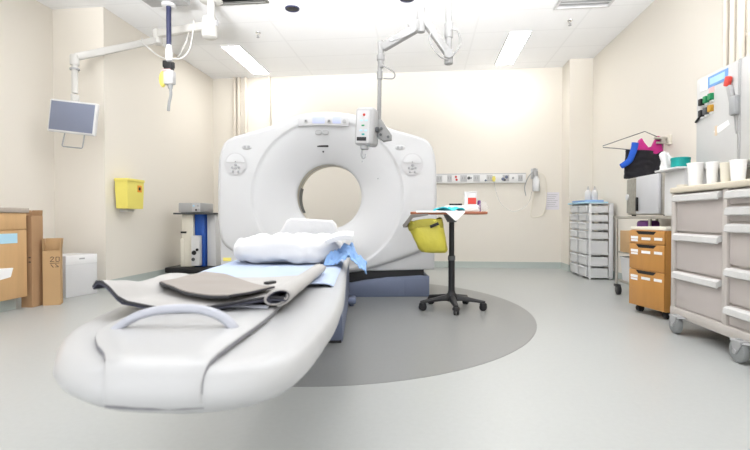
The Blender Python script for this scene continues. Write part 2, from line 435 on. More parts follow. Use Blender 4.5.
# tunnel lip, dish, flat face, rolled outer edge
fr_list = [BR + (.74 - BR) * i / 15 for i in range(15)] + [.738, .746, .754, .762, .77]
rings.append([pol(k, BR + .012, dish(BR) + .10) for k in range(NA)])
rings.append([pol(k, BR, dish(BR) + .03) for k in range(NA)])
for r in fr_list:
    rings.append([pol(k, min(r, ER[k] - .05), dish(r)) for k in range(NA)])
for f in (.3, .6, .85):
    rings.append([pol(k, min(.77, ER[k] - .05) + (ER[k] - .05 - min(.77, ER[k] - .05)) * f + 0.001, 0) for k in range(NA)])
for a in range(0, 7):
    t_ = a / 6 * PI / 2
    rings.append([pol(k, ER[k] - .045 + .045 * math.sin(t_), .045 * (1 - math.cos(t_))) for k in range(NA)])
rings.append([pol(k, ER[k], .20) for k in range(NA)])
cover = gantry.part('front_cover', MB().loft(rings, False, False), 'gantry', angle=60)
# rear housing with rolled back edge
rings = [[pol(k, ER[k] - .014, .19) for k in range(NA)], [pol(k, ER[k] - .014, .84) for k in range(NA)]]
for a in range(1, 7):
    t_ = a / 6 * PI / 2
    rings.append([pol(k, ER[k] - .014 - .06 + .06 * math.cos(t_), .84 + .06 * math.sin(t_)) for k in range(NA)])
rings.append([pol(k, .55, .90) for k in range(NA)])
rings.append([pol(k, .42, .86) for k in range(NA)]); rings.append([pol(k, .37, .80) for k in range(NA)])
gantry.part('rear_housing', MB().loft(rings, False, False), 'gantry', angle=60)
gantry.part('bore_tunnel', MB().loft([[pol(k, BR + .012, .30) for k in range(NA)], [pol(k, .36, .36) for k in range(NA)], [pol(k, .37, .80) for k in range(NA)],
             [pol(k, .38, .80) for k in range(NA)], [pol(k, .375, .30) for k in range(NA)]], False, False), 'cream', angle=60)
gantry.part('scan_window', MB().loft([[pol(k, .3575, .50) for k in range(NA)], [pol(k, .3575, .56) for k in range(NA)]], False, False), 'palegrey')
# dark strip inside the left of the tunnel
gantry.part('tunnel_pad', MB().loft([[(.355 * math.cos(a), v, BZ + .355 * math.sin(a)) for a in [PI * (.90 + .25 * i / 8) for i in range(9)]] +
            [(.372 * math.cos(a), v, BZ + .372 * math.sin(a)) for a in [PI * (1.15 - .25 * i / 8) for i in range(9)]] for v in (.56, .79)]), 'darkgrey')
for sgn in (-1, 1):
    poly = [(1.075, .275), (1.08, .80), (1.03, .66), (.92, .55), (.70, .44), (.45, .33), (.22, .262), (.55, .262)]
    poly = [(sgn * a, b) for a, b in poly]
    gantry.part('lower_cover', MB().prism(poly, 'y', .035, .85, .012), 'gantry')
    # slate foot with a rising top edge
    poly = [(.10, 0.0), (1.02, 0.0), (1.02, .205), (.94, .212), (.60, .195), (.35, .165), (.10, .12)]
    ft = gantry.part('base_foot', MB().prism([(sgn * a, b) for a, b in poly], 'y', .0, .80, .012), 'slate')
    gantry.part('foot_panel', MB().prism([(sgn * a, b) for a, b in [(.76, .02), (1.008, .02), (1.008, .19), (.76, .188)]], 'y', -.004, .01, .004), 'slate', parent=ft)
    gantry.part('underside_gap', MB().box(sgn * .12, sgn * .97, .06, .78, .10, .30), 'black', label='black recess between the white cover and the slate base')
# control panels with arrow buttons
for cu in (-.91, .845):
    cz = 1.335
    mb = MB(); mb.lathe((cu, .001, cz), [(.0, 0), (.10, 0), (.108, .004), (.11, .010), (0, .012)], n=40, axis=(0, -1, 0))
    pn = gantry.part('control_panel', mb, 'palegrey')
    poly = [(cu + .088 * math.cos(PI * i / 16), cz + .01 + .088 * math.sin(PI * i / 16)) for i in range(17)]
    gantry.part('display_arc', MB().prism(poly, 'y', -.0155, -.009, .002), 'gantry', parent=pn)
    for dx, dz, r in ((0, -.012, .014), (-.032, -.038, .012), (.032, -.038, .012), (0, -.045, .013), (-.026, -.078, .011), (.026, -.078, .011), (0, .02, .008)):
        gantry.part('button', MB().lathe((cu + dx, -.0095, cz + dz), [(0, 0), (r, 0), (r, .006), (r * .7, .010), (0, .010)], n=12, axis=(0, -1, 0)), 'midgrey', parent=pn)
for cu in (-.80, .72):
    b = gantry.part('badge', MB().ell((cu, -.001, 1.50), (.052, .006, .026), 24, 8), 'palegrey', label='small grey oval badge with a round mark')
    for dx in (-.018, .018):
        gantry.part('badge_mark', MB().lathe((cu + dx, -.006, 1.50), [(.0, 0), (.014, 0), (.014, .003), (.0, .003)], n=16, axis=(0, -1, 0)), 'midgrey', parent=b)
# display strip over the bore
zc = 1.765
arc = []
for i in range(15):
    u = -.29 + .50 * i / 14; arc.append((u, zc + .045 - .18 * (u + .04) ** 2))
for i in range(15):
    u = .21 - .50 * i / 14; arc.append((u, zc - .048 - .18 * (u + .04) ** 2))
dp = gantry.part('display_strip', MB().prism(arc, 'y', -.012, .012, .006), 'palegrey')
for u0, u1 in ((-.15, -.03), (.05, .13)):
    gantry.part('screen', MB().box(u0, u1, -.0155, -.011, zc - .030, zc + .034, .002), 'lcd', parent=dp)
for u in (-.215, .015, .165):
    gantry.part('knob', MB().lathe((u, -.012, zc - .008), [(0, 0), (.020, 0), (.018, .012), (0, .013)], n=16, axis=(0, -1, 0)), 'lightgrey', parent=dp)
for u in (-.215, .015):
    gantry.part('knob_mark', MB().box(u - .008, u + .008, -.027, -.024, zc - .014, zc - .002), 'darkgrey', parent=dp)
def fv(u, z): return dish(math.hypot(u, z - BZ))
for u in (-.095, -.025):
    gantry.part('laser_window', MB().ell((u, fv(u, 1.655) - .001, 1.655), (.034, .010, .026), 20, 8, .7), 'lightgrey')
gantry.part('breath_light', MB().box(-.115, .0, fv(0, 1.53) - .006, fv(0, 1.53) + .03, 1.518, 1.536, .004), 'black', label='thin black slot above the bore')
gantry.part('sensor', MB().lathe((-.055, fv(0, 1.475) + .004, 1.475), [(0, 0), (.010, 0), (.009, .012), (0, .013)], n=14, axis=(0, -1, 0)), 'darkgrey')
gantry.part('sticker', MB().box(-1.05, -.97, .030, .036, .365, .40, .001), 'yellow', label='small yellow warning sticker low on the left')
gantry.part('sensor', MB().lathe((.50, .001, 1.19), [(0, 0), (.008, 0), (.006, .006), (0, .006)], n=12, axis=(0, -1, 0)), 'midgrey')

# ------------------------------------------------------------------ the patient table
TU = -.345
table = T('scanner_table', 'long white patient table running from the foreground into the scanner', 'patient table', F2W(TU, 3.5), TH, frame='F')
def lerp_tab(tab, v):
    if v <= tab[0][0]: return tab[0][1]
    for (a, p), (b, q) in zip(tab[:-1], tab[1:]):
        if v <= b: return p + (q - p) * (v - a) / (b - a)
    return tab[-1][1]
CS = [(.655, .068), (.685, .064), (.755, .047), (.872, .023), (.954, .012), (1.2, .004), (2.25, -.02)]
HW = [(.655, 0.0), (.657, .03), (.661, .06), (.668, .092), (.685, .130), (.715, .166), (.755, .196), (.81, .220), (.872, .241), (.954, .261), (1.07, .277), (1.19, .285), (1.4, .293), (2.0, .292), (3.2, .291), (4.58, .29)]
def cs(v): return lerp_tab(CS, v)
HWS = [(p.x, max(p.y, 0)) for p in catmull([(a, b, 0) for a, b in HW], 5)]
def outline(d, v_end=4.58, v0=.655):
    R_, L_ = [], []
    for v, h in HWS:
        hh = h * (1 - d / .292); k = d * (1 + .45 * sst((d - .02) / .08)); vv = v0 + k + (v - v0) * (v_end - v0 - k) / (v_end - v0)
        R_.append((TU + cs(v) + hh, vv)); L_.append((TU + cs(v) - hh, vv))
    return R_ + L_[:0:-1]
def front_v(u):
    h = abs(u - .062)
    for (v, a), (v2, b) in zip(HWS[:-1], HWS[1:]):
        if a <= h <= b: return v + (v2 - v) * (h - a) / max(b - a, 1e-6)
    return .9
LV = [(.425, .22), (.425, .19), (.432, .165), (.452, .13), (.475, .095), (.498, .055), (.516, .024), (.532, .006), (.546, 0), (.560, .002), (.571, .008), (.577, .016), (.580, .028), (.580, .05), (.578, .08), (.577, .13)]
table.part('table_body', MB().loft([[(x, y, z) for x, y in outline(d)] for z, d in LV]), 'tablewhite', angle=60)
CL = [(p.x, p.y) for p in catmull([(.60, .02, 0), (.655, -.018, 0), (.764, -.083, 0), (.85, -.136, 0), (.90, -.152, 0), (1.0, -.158, 0), (1.3, -.155, 0), (2.2, -.15, 0), (4.6, -.15, 0)], 5)]
def cradle_l(v): return lerp_tab(CL, v)
def cradle_r(v): return .118 + .027 * sst((v - .66) / .4) - .02 * sst((v - 1.2) / 1.0)
def cradle(off, wid, th, name, m):
    path = [(.664, .538), (.660, .545), (.658, .553), (.660, .562), (.666, .571), (.675, .578), (.69, .5815), (.72, .5835)]
    path += [(.72 + (4.3 - .72) * (i / 44) ** 1.7, .5835) for i in range(1, 45)]
    if name == 'seam_line': path = [(.672, .528), (.667, .5345)] + path
    rings = []
    for i, (v, z) in enumerate(path):
        a = path[max(i - 1, 0)]; b = path[min(i + 1, len(path) - 1)]
        dv, dz = b[0] - a[0], b[1] - a[1]; L = math.hypot(dv, dz); nv, nz = -dz / L, dv / L
        l_, r_ = TU + cradle_l(v) - wid, TU + cradle_r(v) + wid
        r = []
        for s_ in (0, .02, .2, .5, .8, .98, 1):
            o = off - (.002 if s_ in (0, 1) else 0)
            fx = (front_v(l_ + (r_ - l_) * s_ - TU) - .655) * (1 - sst((v - .67) / .12))
            r.append((l_ + (r_ - l_) * s_, v + fx + nv * o, z + nz * o))
        for s_ in (1, .8, .5, .2, 0):
            fx = (front_v(l_ + (r_ - l_) * s_ - TU) - .655) * (1 - sst((v - .67) / .12))
            r.append((l_ + (r_ - l_) * s_, v + fx + nv * (off - th), z + nz * (off - th)))
        rings.append(r)
    return table.part(name, MB().loft(rings), m, angle=50)
cradle(.008, 0, .009, 'cradle', 'tablewhite')
cradle(.0055, .0013, .008, 'seam_line', 'groove')  # thin dark slab added to draw the dark gap around the cradle
# arched foot handle and the flat bar behind it
table.part('foot_handle', MB().tube([(TU - .130, .885, .578), (TU - .118, .892, .592), (TU - .085, .902, .612), (TU - .04, .910, .622), (TU + .02, .910, .623), (TU + .065, .902, .614), (TU + .095, .892, .596), (TU + .107, .885, .578)], .011, 14, 8, flat=.75), 'handle', label='silver arched handle at the foot end')
table.part('cross_bar', MB().tube([(TU - .10, 1.07, .595), (TU + .03, 1.08, .597), (TU + .13, 1.07, .595)], .008, 10, 4, flat=.6), 'handle')
# base column under the table
poly = [(2.97, .0), (4.50, .0), (4.50, .46), (2.80, .46), (2.84, .30), (2.92, .06)]
ped = table.part('pedestal', MB().prism(poly, 'x', TU - .25, TU + .222, .02, 3), 'slate')
table.part('kick_strip', MB().box(TU - .24, TU + .212, 2.955, 4.48, .0, .03), 'black', parent=ped)
table.part('side_foot', MB().box(TU + .21, TU + .29, 4.15, 4.36, .02, .075, .02, 3).cyl((TU + .25, 4.2, 0), (TU + .25, 4.2, .03), .02), 'slate')
table.part('side_foot', MB().box(TU - .32, TU - .24, 4.15, 4.36, .02, .075, .02, 3).cyl((TU - .28, 4.2, 0), (TU - .28, 4.2, .03), .02), 'slate')
for s_ in (-1, 1):
    table.part('side_rail', MB().bar((TU - .02 + s_ * .150, 1.7, .42), (TU - .02 + s_ * .150, 2.9, .42), .04, .03, .005), 'palegrey')

# blue sheet on the table
def wob(x, y, s=1.0): return noise.noise(Vector((x * 5, y * 5, s)))
mb = MB()
def fsheet(u, v):
    uu = TU - .02 - .275 + .55 * u; vv = 1.42 + 1.61 * v - .05 * math.sin(u * 5)
    e = abs(uu - TU + .02); z = .592 + .003 * wob(uu * 2, vv, 3)
    if e > .255: z -= (e - .255) * .5
    return (uu, vv, z)
mb.sheet(fsheet, 40, 50, .003)
single('bed_sheet', mb, 'sheet', 'light blue sheet spread on the scanner table under the pillow', 'sheet', F2W(TU, 2.4, .59), frame='F', rz=TH)
# pillow
def fp(p):
    d = Vector((p.x - TU, p.y - 2.2, p.z - .655))
    r = Vector((p.x, p.y, p.z))
    r.z += .024 * noise.noise(Vector((p.x * 11, p.y * 9, 1))) + .016 * abs(noise.noise(Vector((p.x * 16 + p.y * 9, p.y * 6, 7)))) + .012 * noise.noise(Vector((p.x * 22, p.y * 18, p.z * 20)))
    r.y += .020 * noise.noise(Vector((p.x * 9, p.z * 14, 5)))
    r.z -= .16 * max(0, abs(d.x + .03) - .17)
    r.z += .022 * d.x + .02 * max(0, d.y)
    if r.z < .600: r.z = .600 + (r.z - .600) * .12
    return r
mb = MB(); mb.ell((TU + .005, 2.2, .650), (.252, .19, .068), 64, 34, .72, fp)
single('pillow', mb, 'pillow', 'plump white pillow lying on the blue sheet of the scanner table', 'pillow', F2W(TU, 2.2, .6), frame='F', rz=TH, angle=80)
# wedge-shaped head rest behind it
mb = MB(); mb.prism([(TU - .10, .60), (TU + .25, .60), (TU + .20, .765), (TU + .18, .785), (TU - .035, .798), (TU - .06, .785), (TU - .13, .66)], 'y', 2.50, 2.64, .012, 3)
single('head_rest', mb, 'pillow', 'white padded head rest block standing behind the pillow', 'head rest', F2W(TU, 2.55, .6), frame='F', rz=TH)
# blue cloth bunched at the right edge of the table
mb = MB()
CX0, CV0 = TU + .275, 2.10
def fcl(u, v):
    a = (u - .5) * 2; b = (v - .5) * 2
    k = 1 + .03 * math.sin(9 * b + 2) + .03 * math.sin(8 * a + 3 * b)
    x = a * .088 * k; y = b * .135 * k
    rr = min(1.2, math.hypot(a, b))
    z = .672 - .050 * rr ** 1.6 + .028 * noise.noise(Vector((a * 3.2, b * 3.2, 1.5))) + .012 * noise.noise(Vector((a * 8, b * 8, 2.5)))
    X = CX0 + x
    if X > TU + .29: z -= (X - TU - .29) * .45
    else: z = max(z, .600)
    return (X, CV0 + y, z)
mb.sheet(fcl, 44, 44, .003)
single('drape_cloth', mb, 'bluecloth', 'crumpled blue cloth at the right table edge beside the pillow', 'cloth', F2W(TU + .28, 2.1, .60), frame='F', rz=TH, angle=70)
# folded white towel on the cloth
mb = MB()
def ftow(u, v):
    uu = TU + .19 + .115 * u; vv = 1.99 + .16 * v
    return (uu, vv, .690 + .012 * (1 - (2 * u - 1) ** 2) + .015 * v + .02 * u + .003 * wob(uu * 3, vv * 3, 8))
mb.sheet(ftow, 14, 10, .020)
single('folded_towel', mb, 'pillow', 'small folded white towel on top of the crumpled blue cloth', 'towel', F2W(TU + .245, 2.07, .68), frame='F', rz=TH)

# lead apron spread on the table, dark lined, with a taupe panel on top and one edge rolled up
apron = T('lead_apron', 'warm grey lead apron with black binding spread on the near half of the table', 'apron', F2W(TU, 1.3, .59), TH, frame='F')
def fap(u, v):
    L_, R_ = -.275 - .03 * v, .165 + .01 * v
    uu = TU + L_ + (R_ - L_) * u; vv = 1.03 + .57 * v + .05 * u * (1 - v) - .03 * math.sin(u * 3)
    z = .6015 + .004 * math.sin(v * 9 + u * 4) + .004 * wob(uu * 2, vv * 2, 6)
    c = max(0, .22 - u) / .22
    z += .044 * math.sin(c * 2.2) * (1 - .8 * v)
    uu += .035 * c * c * (1 - v)
    z += .012 * (1 - v) ** 5 * (.4 + math.sin(u * 8 + .5))
    return (uu, vv, max(z, .599))
mb = MB(); mb.sheet(fap, 44, 40, .003)
ap = apron.part('apron_body', mb, 'apron', angle=70)
mb = MB(); mb.sheet(lambda u, v: (lambda p: (p[0] + .002, p[1] - .006, p[2] - .0045))(fap(u, v)), 44, 40, .003)
apron.part('lining', mb, 'lining', parent=ap, angle=70)
mb = MB(); mb.tube([Vector(fap(i / 20, 0)) + Vector((0, -.001, 0)) for i in range(21)], .0035, 8, 1)
apron.part('binding', mb, 'binding', parent=ap)
PA, PB, PC, PD_ = Vector((-.571, 1.33)), Vector((-.300, 1.06)), Vector((-.235, 1.24)), Vector((-.530, 1.58))
def fpan(u, v):
    p = PA.lerp(PB, u).lerp(PD_.lerp(PC, u), v)
    p = p + Vector((-.5, -.6)).normalized() * .03 * math.sin(u * PI) * (1 - v)
    return (p.x, p.y, .6165 + .005 * math.sin(u * 6) + .004 * wob(p.x * 2, p.y * 2, 9) + .006 * (1 - v) * u)
mb = MB(); mb.sheet(fpan, 36, 28, .006)
pnl = apron.part('upper_panel', mb, 'taupe', label='taupe folded upper panel of the apron', angle=70)
mb = MB(); mb.tube([Vector(fpan(i / 24, 0)) + Vector((0, -.002, -.002)) for i in range(25)], .0045, 8, 1, flat=.8)
apron.part('binding', mb, 'binding', parent=pnl)
mb = MB(); mb.tube([Vector(fpan(1, i / 16)) + Vector((.001, 0, 0)) for i in range(17)], .0035, 8, 1, flat=.8)
apron.part('binding', mb, 'binding', parent=pnl)
mb = MB()
for c in ((TU + .095, 1.27),):
    mb.obox((c[0], c[1], .6235), (.018, .035, .008), (0, 0, -.5), .003)
apron.part('buckle', mb, 'black')
# rolled edge: a spiral extruded along the table
apr = []
def spiral(v, k):
    rr = .024 - .002 * v
    base_u = TU + .150 + .035 * v; base_v = 1.075 + .62 * v
    pts = []
    for i in range(26):
        a = -PI * .5 + i / 25 * PI * 2.6
        r = rr * (1 - .30 * i / 25) + k
        pts.append((base_u + 1.25 * r * math.cos(a), base_v + .03 * math.cos(a), .594 + .9 * rr + .9 * r * math.sin(a)))
    return pts
rings = []
for j in range(15):
    v = j / 14
    o_, i_ = spiral(v, .0), spiral(v, -.004)
    rings.append(o_ + i_[::-1])
roll = T('rolled_apron', 'grey vinyl apron rolled up along the right edge of the scanner table', 'apron', F2W(TU + .14, 1.35, .59), TH, frame='F')
roll.part('roll', MB().loft(rings), 'apron', angle=60)
roll.part('lining', MB().loft([spiral(j / 14, -.0045) + spiral(j / 14, -.0065)[::-1] for j in range(15)]), 'lining', angle=60)

# ------------------------------------------------------------------ instrument stand
stand = T('overbed_table', 'overbed table with red brown top and black five legged base', 'rolling table', (.24, 4.11, 0), .03)
poly = []
def rrect(x0, x1, y0, y1, r, n=6):
    P = []
    for cx, cy, a0 in ((x1 - r, y1 - r, 0), (x0 + r, y1 - r, PI / 2), (x0 + r, y0 + r, PI), (x1 - r, y0 + r, 3 * PI / 2)):
        for i in range(n + 1):
            a = a0 + PI / 2 * i / n; P.append((cx + r * math.cos(a), cy + r * math.sin(a)))
    return P
stand.part('tabletop', MB().prism(rrect(-.36, .285, -.20, .20, .05), 'z', .826, .850, .008, 3), 'wood_edge')
stand.part('column', MB().cyl((0, 0, .12), (0, 0, .47), .028, n=20).cyl((0, 0, .44), (0, 0, .78), .023, n=20), 'black')
stand.part('collar', MB().cyl((0, 0, .425), (0, 0, .465), .032, n=20, bev=.006), 'darkgrey')
stand.part('bracket', MB().prism([(-.07, .826), (.07, .826), (.035, .76), (-.035, .76)], 'y', -.05, .05, .008), 'darkgrey')
stand.part('hub', MB().lathe((0, 0, .07), [(.045, 0), (.06, .02), (.055, .05), (.034, .07), (.03, .09)], n=24), 'black')
for k in range(5):
    a = -PI / 2 + .05 + k * 2 * PI / 5
    c, s_ = math.cos(a), math.sin(a)
    rings = []
    for t_, w, z0, z1 in ((.03, .03, .075, .13), (.10, .027, .078, .118), (.20, .022, .072, .10), (.275, .019, .066, .088), (.29, .012, .068, .084)):
        rings.append([(c * t_ - s_ * w * q, s_ * t_ + c * w * q, z) for q, z in ((-1, z0), (1, z0), (1, z0 + (z1 - z0) * .6), (.5, z1), (-.5, z1), (-1, z0 + (z1 - z0) * .6))])
    lg = stand.part('leg', MB().loft(rings), 'black')
    w = MB(); cx, cy = c * .272, s_ * .272
    for q in (-.014, .014):
        w.cyl((cx - s_ * (q - .008), cy + c * (q - .008), .032), (cx - s_ * (q + .008), cy + c * (q + .008), .032), .032, n=20, bev=.006)
    w.cyl((cx, cy, .032), (cx, cy, .07), .010, n=10)
    w.lathe((cx, cy, .034), [(.030, .008), (.032, .02), (.026, .034), (.012, .038)], n=16)
    stand.part('caster', w, 'black', parent=lg)
# drape over the front edge, its tip hanging in front of the bracket
SX = .24
mb = MB()
def fdr(u, v):
    x = SX - .305 + .40 * u
    if v < .5:
        return (x, 4.02 - .12 * (v / .5) + .01, .8545 + .002 * wob(x * 4, v * 3, 2))
    k = (v - .5) / .5
    tip = max(.12, 1 - abs(x - (SX + .02)) / .09) if abs(x - (SX + .02)) < .09 else .12
    return (x, 3.893 - .006 * k + .004 * math.sin(u * 14) * k, .853 - .085 * k * tip)
mb.sheet(fdr, 40, 20, .002)
single('paper_drape', mb, 'paper', 'white paper drape hanging in a point over the front of the overbed table', 'drape', (SX, 3.95, .852))
# turquoise mask pile
mb = MB()
def fmk(u, v):
    x = SX - .16 + .26 * u; y = 3.955 + .12 * v
    return (x, y, .860 + .026 * abs(math.sin(u * 5 + v * 2)) * (1 - (2 * u - 1) ** 4) + .010 * wob(x * 7, y * 7, 1))
mb.sheet(fmk, 30, 14, .006)
single('surgical_cloth', mb, 'aqua', 'crumpled turquoise cloth on the overbed table', 'cloth', (SX - .03, 4.01, .855), angle=60)
single('supply_packet', MB().box(SX - .06, SX + .24, 4.10, 4.24, .851, .905, .01), 'paper', 'flat white packet on the overbed table behind the turquoise cloth', 'packet', (SX + .09, 4.17, .851))
single('marker_pen', MB().cyl((SX - .02, 4.15, .914), (SX + .09, 4.155, .914), .009, n=12, bev=.003).cyl((SX + .06, 4.1535, .914), (SX + .092, 4.155, .914), .0098, n=12), 'black', 'black marker pen lying on the white packet', 'pen', (SX + .03, 4.15, .905))
tub = T('sample_tub', 'small clear tub with red label standing on the white packet', 'tub', (SX + .165, 4.17, .905))
tub.part('body', MB().box(-.05, .055, -.025, .025, 0, .115, .008), 'clear')
tub.part('label', MB().box(-.022, .048, -.029, -.0245, .012, .068, .001), 'red', label='red label')
tub.part('lid', MB().box(-.053, .058, -.028, .028, .110, .122, .004), 'white')
single('ink_cap', MB().lathe((SX + .243, 4.17, .851), [(.016, 0), (.016, .085), (.012, .098), (0, .1)], n=16), 'purple', 'small dark purple bottle beside the red labelled tub', 'bottle', (SX + .243, 4.17, .851))
mb = MB()
mb.ell((SX + .262, 4.03, .892), (.045, .045, .042), 22, 14, 1.0, lambda p: p + Vector((1, 1, 1)) * .012 * noise.noise(p * 22))
single('plastic_bag', mb, 'clearbag', 'crumpled clear plastic bag at the right end of the overbed table', 'bag', (SX + .262, 4.03, .851), angle=80)
# yellow waste bag hanging in its bracket from the left end
wb = T('waste_bag', 'yellow plastic waste bag hanging from the left end of the overbed table', 'waste bag', (.005, 3.99, .497))
rings = []
for z, w, d, sx in ((.275, .145, .10, -.0), (.22, .142, .10, .005), (.12, .132, .095, .018), (.03, .118, .085, .032), (.005, .10, .07, .036), (0.0, .05, .04, .036)):
    rings.append([(sx + w * math.copysign(abs(math.cos(a)) ** .6, math.cos(a)) + .006 * math.sin(a * 5 + z * 30), d * math.copysign(abs(math.sin(a)) ** .6, math.sin(a)) + .006 * math.cos(a * 7 + z * 20), z + .10 * 0 + (.018 * (w / .14) * -math.cos(a) if z < .1 else 0)) for a in [2 * PI * k / 40 for k in range(40)]])
SH = Matrix(((1, 0, -.16, .045), (0, 1, 0, 0), (.10, 0, 1, 0), (0, 0, 0, 1)))
wb.part('bag', tr(MB().loft(rings[::-1]), SH), 'bag', angle=70)
rings = []
for z, k in ((.215, 1.03), (.235, 1.06), (.28, 1.03), (.279, .98), (.22, .97)):
    rings.append([(k * .143 * math.copysign(abs(math.cos(a)) ** .6, math.cos(a)), k * .10 * math.copysign(abs(math.sin(a)) ** .6, math.sin(a)), z + .012 * math.sin(a * 3)) for a in [2 * PI * i / 40 for i in range(40)]])
wb.part('folded_rim', tr(MB().loft(rings, False, False), SH), 'olive', label='darker folded rim of the bag')
wb.part('holder', MB().prism([(-.185, .235), (-.15, .225), (-.10, .30), (.03, .322), (.03, .335), (-.115, .328)], 'y', -.118, -.095, .004).prism([(-.185, .235), (-.15, .225), (-.10, .30), (.03, .322), (.03, .335), (-.115, .328)], 'y', .095, .118, .004).bar((-.165, -.11, .235), (-.165, .11, .235), .03, .03), 'holder')
wb.part('clip', MB().bar((.045, -.118, .225), (.115, -.118, .255), .012, .025), 'black')

# ------------------------------------------------------------------ ceiling monitor on its arm
mon = T('ceiling_monitor', 'flat grey screen monitor hanging from a jointed white ceiling arm', 'monitor', (-2.27, 4.80, ZC), frame='W')
PV = Vector((-2.284, 4.80, 2.86)); EL = Vector((-3.125, 5.22, 2.945)); SE = Vector((-3.607, 4.50, 2.435))
mon.part('ceiling_pole', MB().cyl((PV.x + .02, PV.y, 2.9), (PV.x + .02, PV.y, ZC), .042, n=24), 'armwhite')
mon.part('ceiling_plate', MB().lathe((PV.x + .02, PV.y, ZC - .02), [(.10, 0), (.12, .006), (.12, .02), (0, .02)], n=32), 'armwhite')
mon.part('pivot', MB().lathe((PV.x, PV.y, 2.72), [(.0, 0), (.06, 0), (.08, .012), (.083, .05), (.083, .19), (.072, .22), (.03, .225)], n=28), 'armwhite')
mon.part('pivot_knob', MB().cyl((PV.x + .06, PV.y - .02, 2.87), (PV.x + .10, PV.y - .03, 2.87), .03, n=14), 'palegrey')
mon.part('extension_arm', MB().bar(PV + Vector((0, 0, .0)), EL + Vector((0, 0, .02)), .075, .085, .016), 'armwhite')
mon.part('elbow', MB().lathe((EL.x, EL.y, EL.z - .10), [(.0, 0), (.045, 0), (.055, .01), (.055, .16), (.045, .17), (0, .17)], n=24), 'armwhite')
d = (SE - EL)
mon.part('spring_arm', MB().bar(EL + Vector((0, 0, -.05)), SE + Vector((0, 0, .03)), .075, .075, .016), 'armwhite')
mon.part('cable', MB().tube([PV + Vector((-.30, .12, -.03)), PV + Vector((-.31, .05, -.18)), PV + Vector((-.42, .05, -.33)), EL + Vector((.12, -.15, -.30)), EL + Vector((-.05, -.2, -.16)), EL + Vector((-.1, -.15, -.08))], .008, 8, 8), 'armwhite')
mon.part('wrist', MB().lathe((SE.x, SE.y, SE.z - .05), [(.0, 0), (.04, 0), (.045, .01), (.045, .09), (.038, .105), (0, .105)], n=20).cyl((SE.x, SE.y - .0, SE.z - .08), (SE.x, SE.y, SE.z - .05), .025), 'armwhite')
mon.part('wrist_ring', MB().cyl((SE.x, SE.y, SE.z - .10), (SE.x, SE.y, SE.z - .085), .047, n=20), 'midgrey')
mon.part('drop_pole', MB().cyl((SE.x, SE.y, SE.z - .34), (SE.x, SE.y, SE.z - .05), .030, n=18).bar((SE.x, SE.y, 2.08), (SE.x, SE.y + .0, 1.78), .09, .03), 'armwhite')
# monitor turned a little towards the room
mc = Vector((-3.587, 4.45, 1.831)); ry = .105
R = Matrix.Translation(mc) @ Matrix.Rotation(ry, 4, 'Z') @ Matrix.Rotation(.115, 4, 'Y')
cs = mon.part('monitor_case', tr(MB().box(-.243, .243, -.024, .028, -.167, .167, .014, 3).box(-.16, .16, .02, .05, -.11, .11, .01), R), 'white')
mon.part('screen', tr(MB().box(-.224, .224, -.0275, -.02, -.145, .148, .001), R), 'screen', parent=cs)
mon.part('handle', tr(MB().tube([(-.09, .0, -.160), (-.12, 0, -.285), (-.11, 0, -.295), (.08, 0, -.315), (.09, 0, -.305), (.115, 0, -.160)], .007, 10, 0), Matrix.Translation(mc) @ Matrix.Rotation(ry, 4, 'Z')), 'midgrey', label='grey loop handle under the screen')

# ------------------------------------------------------------------ navy ceiling pendant
PX, PY, DZ = -2.63, 4.60, .09
pend = T('ceiling_pendant', 'navy ceiling pole carrying a white and yellow clip holder beside the monitor arm', 'ceiling pendant', (PX, PY, ZC), frame='W')
pend.part('mounting_plate', MB().prism([(PX - .25, 4.20), (PX + .22, 4.20), (PX + .20, 4.66), (PX - .22, 4.66)], 'z', 3.01, ZC, .012), 'lightgrey')
pend.part('flange', MB().lathe((PX, PY, 2.985), [(.05, 0), (.07, .005), (.07, .03), (0, .03)], n=24), 'white')
pend.part('pole', MB().cyl((PX, PY, 2.44 + DZ), (PX, PY, 3.01), .025, n=20), 'navy')
pend.part('socket', MB().lathe((PX, PY, 2.33 + DZ), [(.02, 0), (.034, .01), (.040, .08), (.032, .14), (.026, .17)], n=20), 'white')
pend.part('clamp', MB().box(PX - .045, PX + .04, PY - .035, PY + .035, 2.24 + DZ, 2.32 + DZ, .01).box(PX - .065, PX - .03, PY - .02, PY + .02, 2.27 + DZ, 2.34 + DZ, .008).box(PX + .02, PX + .055, PY - .02, PY + .02, 2.26 + DZ, 2.32 + DZ, .006), 'black')
pend.part('clamp_band', MB().box(PX - .06, PX + .03, PY - .037, PY + .03, 2.225 + DZ, 2.245 + DZ, .004), 'pinkpaper')
pend.part('holder', MB().box(PX - .045, PX + .06, PY - .04, PY + .03, 2.09 + DZ, 2.225 + DZ, .012).lathe((PX + .01, PY, 2.205 + DZ), [(.03, 0), (.045, .01), (.04, .03), (0, .04)], n=20), 'palegrey')
pend.part('yellow_shield', MB().ell((PX - .07, PY, 2.15 + DZ), (.04, .03, .085), 16, 10), 'yellow')
pend.part('nozzle', MB().cyl((PX + .01, PY, 2.05 + DZ), (PX + .01, PY, 2.10 + DZ), .022, .03, n=16).tube([(PX + .012, PY, 2.06 + DZ), (PX + .014, PY, 1.98 + DZ), (PX - .004, PY, 1.90 + DZ), (PX - .012, PY, 1.82 + DZ)], .015, 10, 6), 'midgrey')
pend.part('cable', MB().tube([(PX + .03, PY, 2.36 + DZ), (PX + .12, PY + .03, 2.37 + DZ), (PX + .18, PY + .08, 2.48 + DZ), (PX + .20, PY + .12, 2.68 + DZ), (PX + .20, PY + .14, 2.80 + DZ)], .007, 8, 8), 'armwhite')

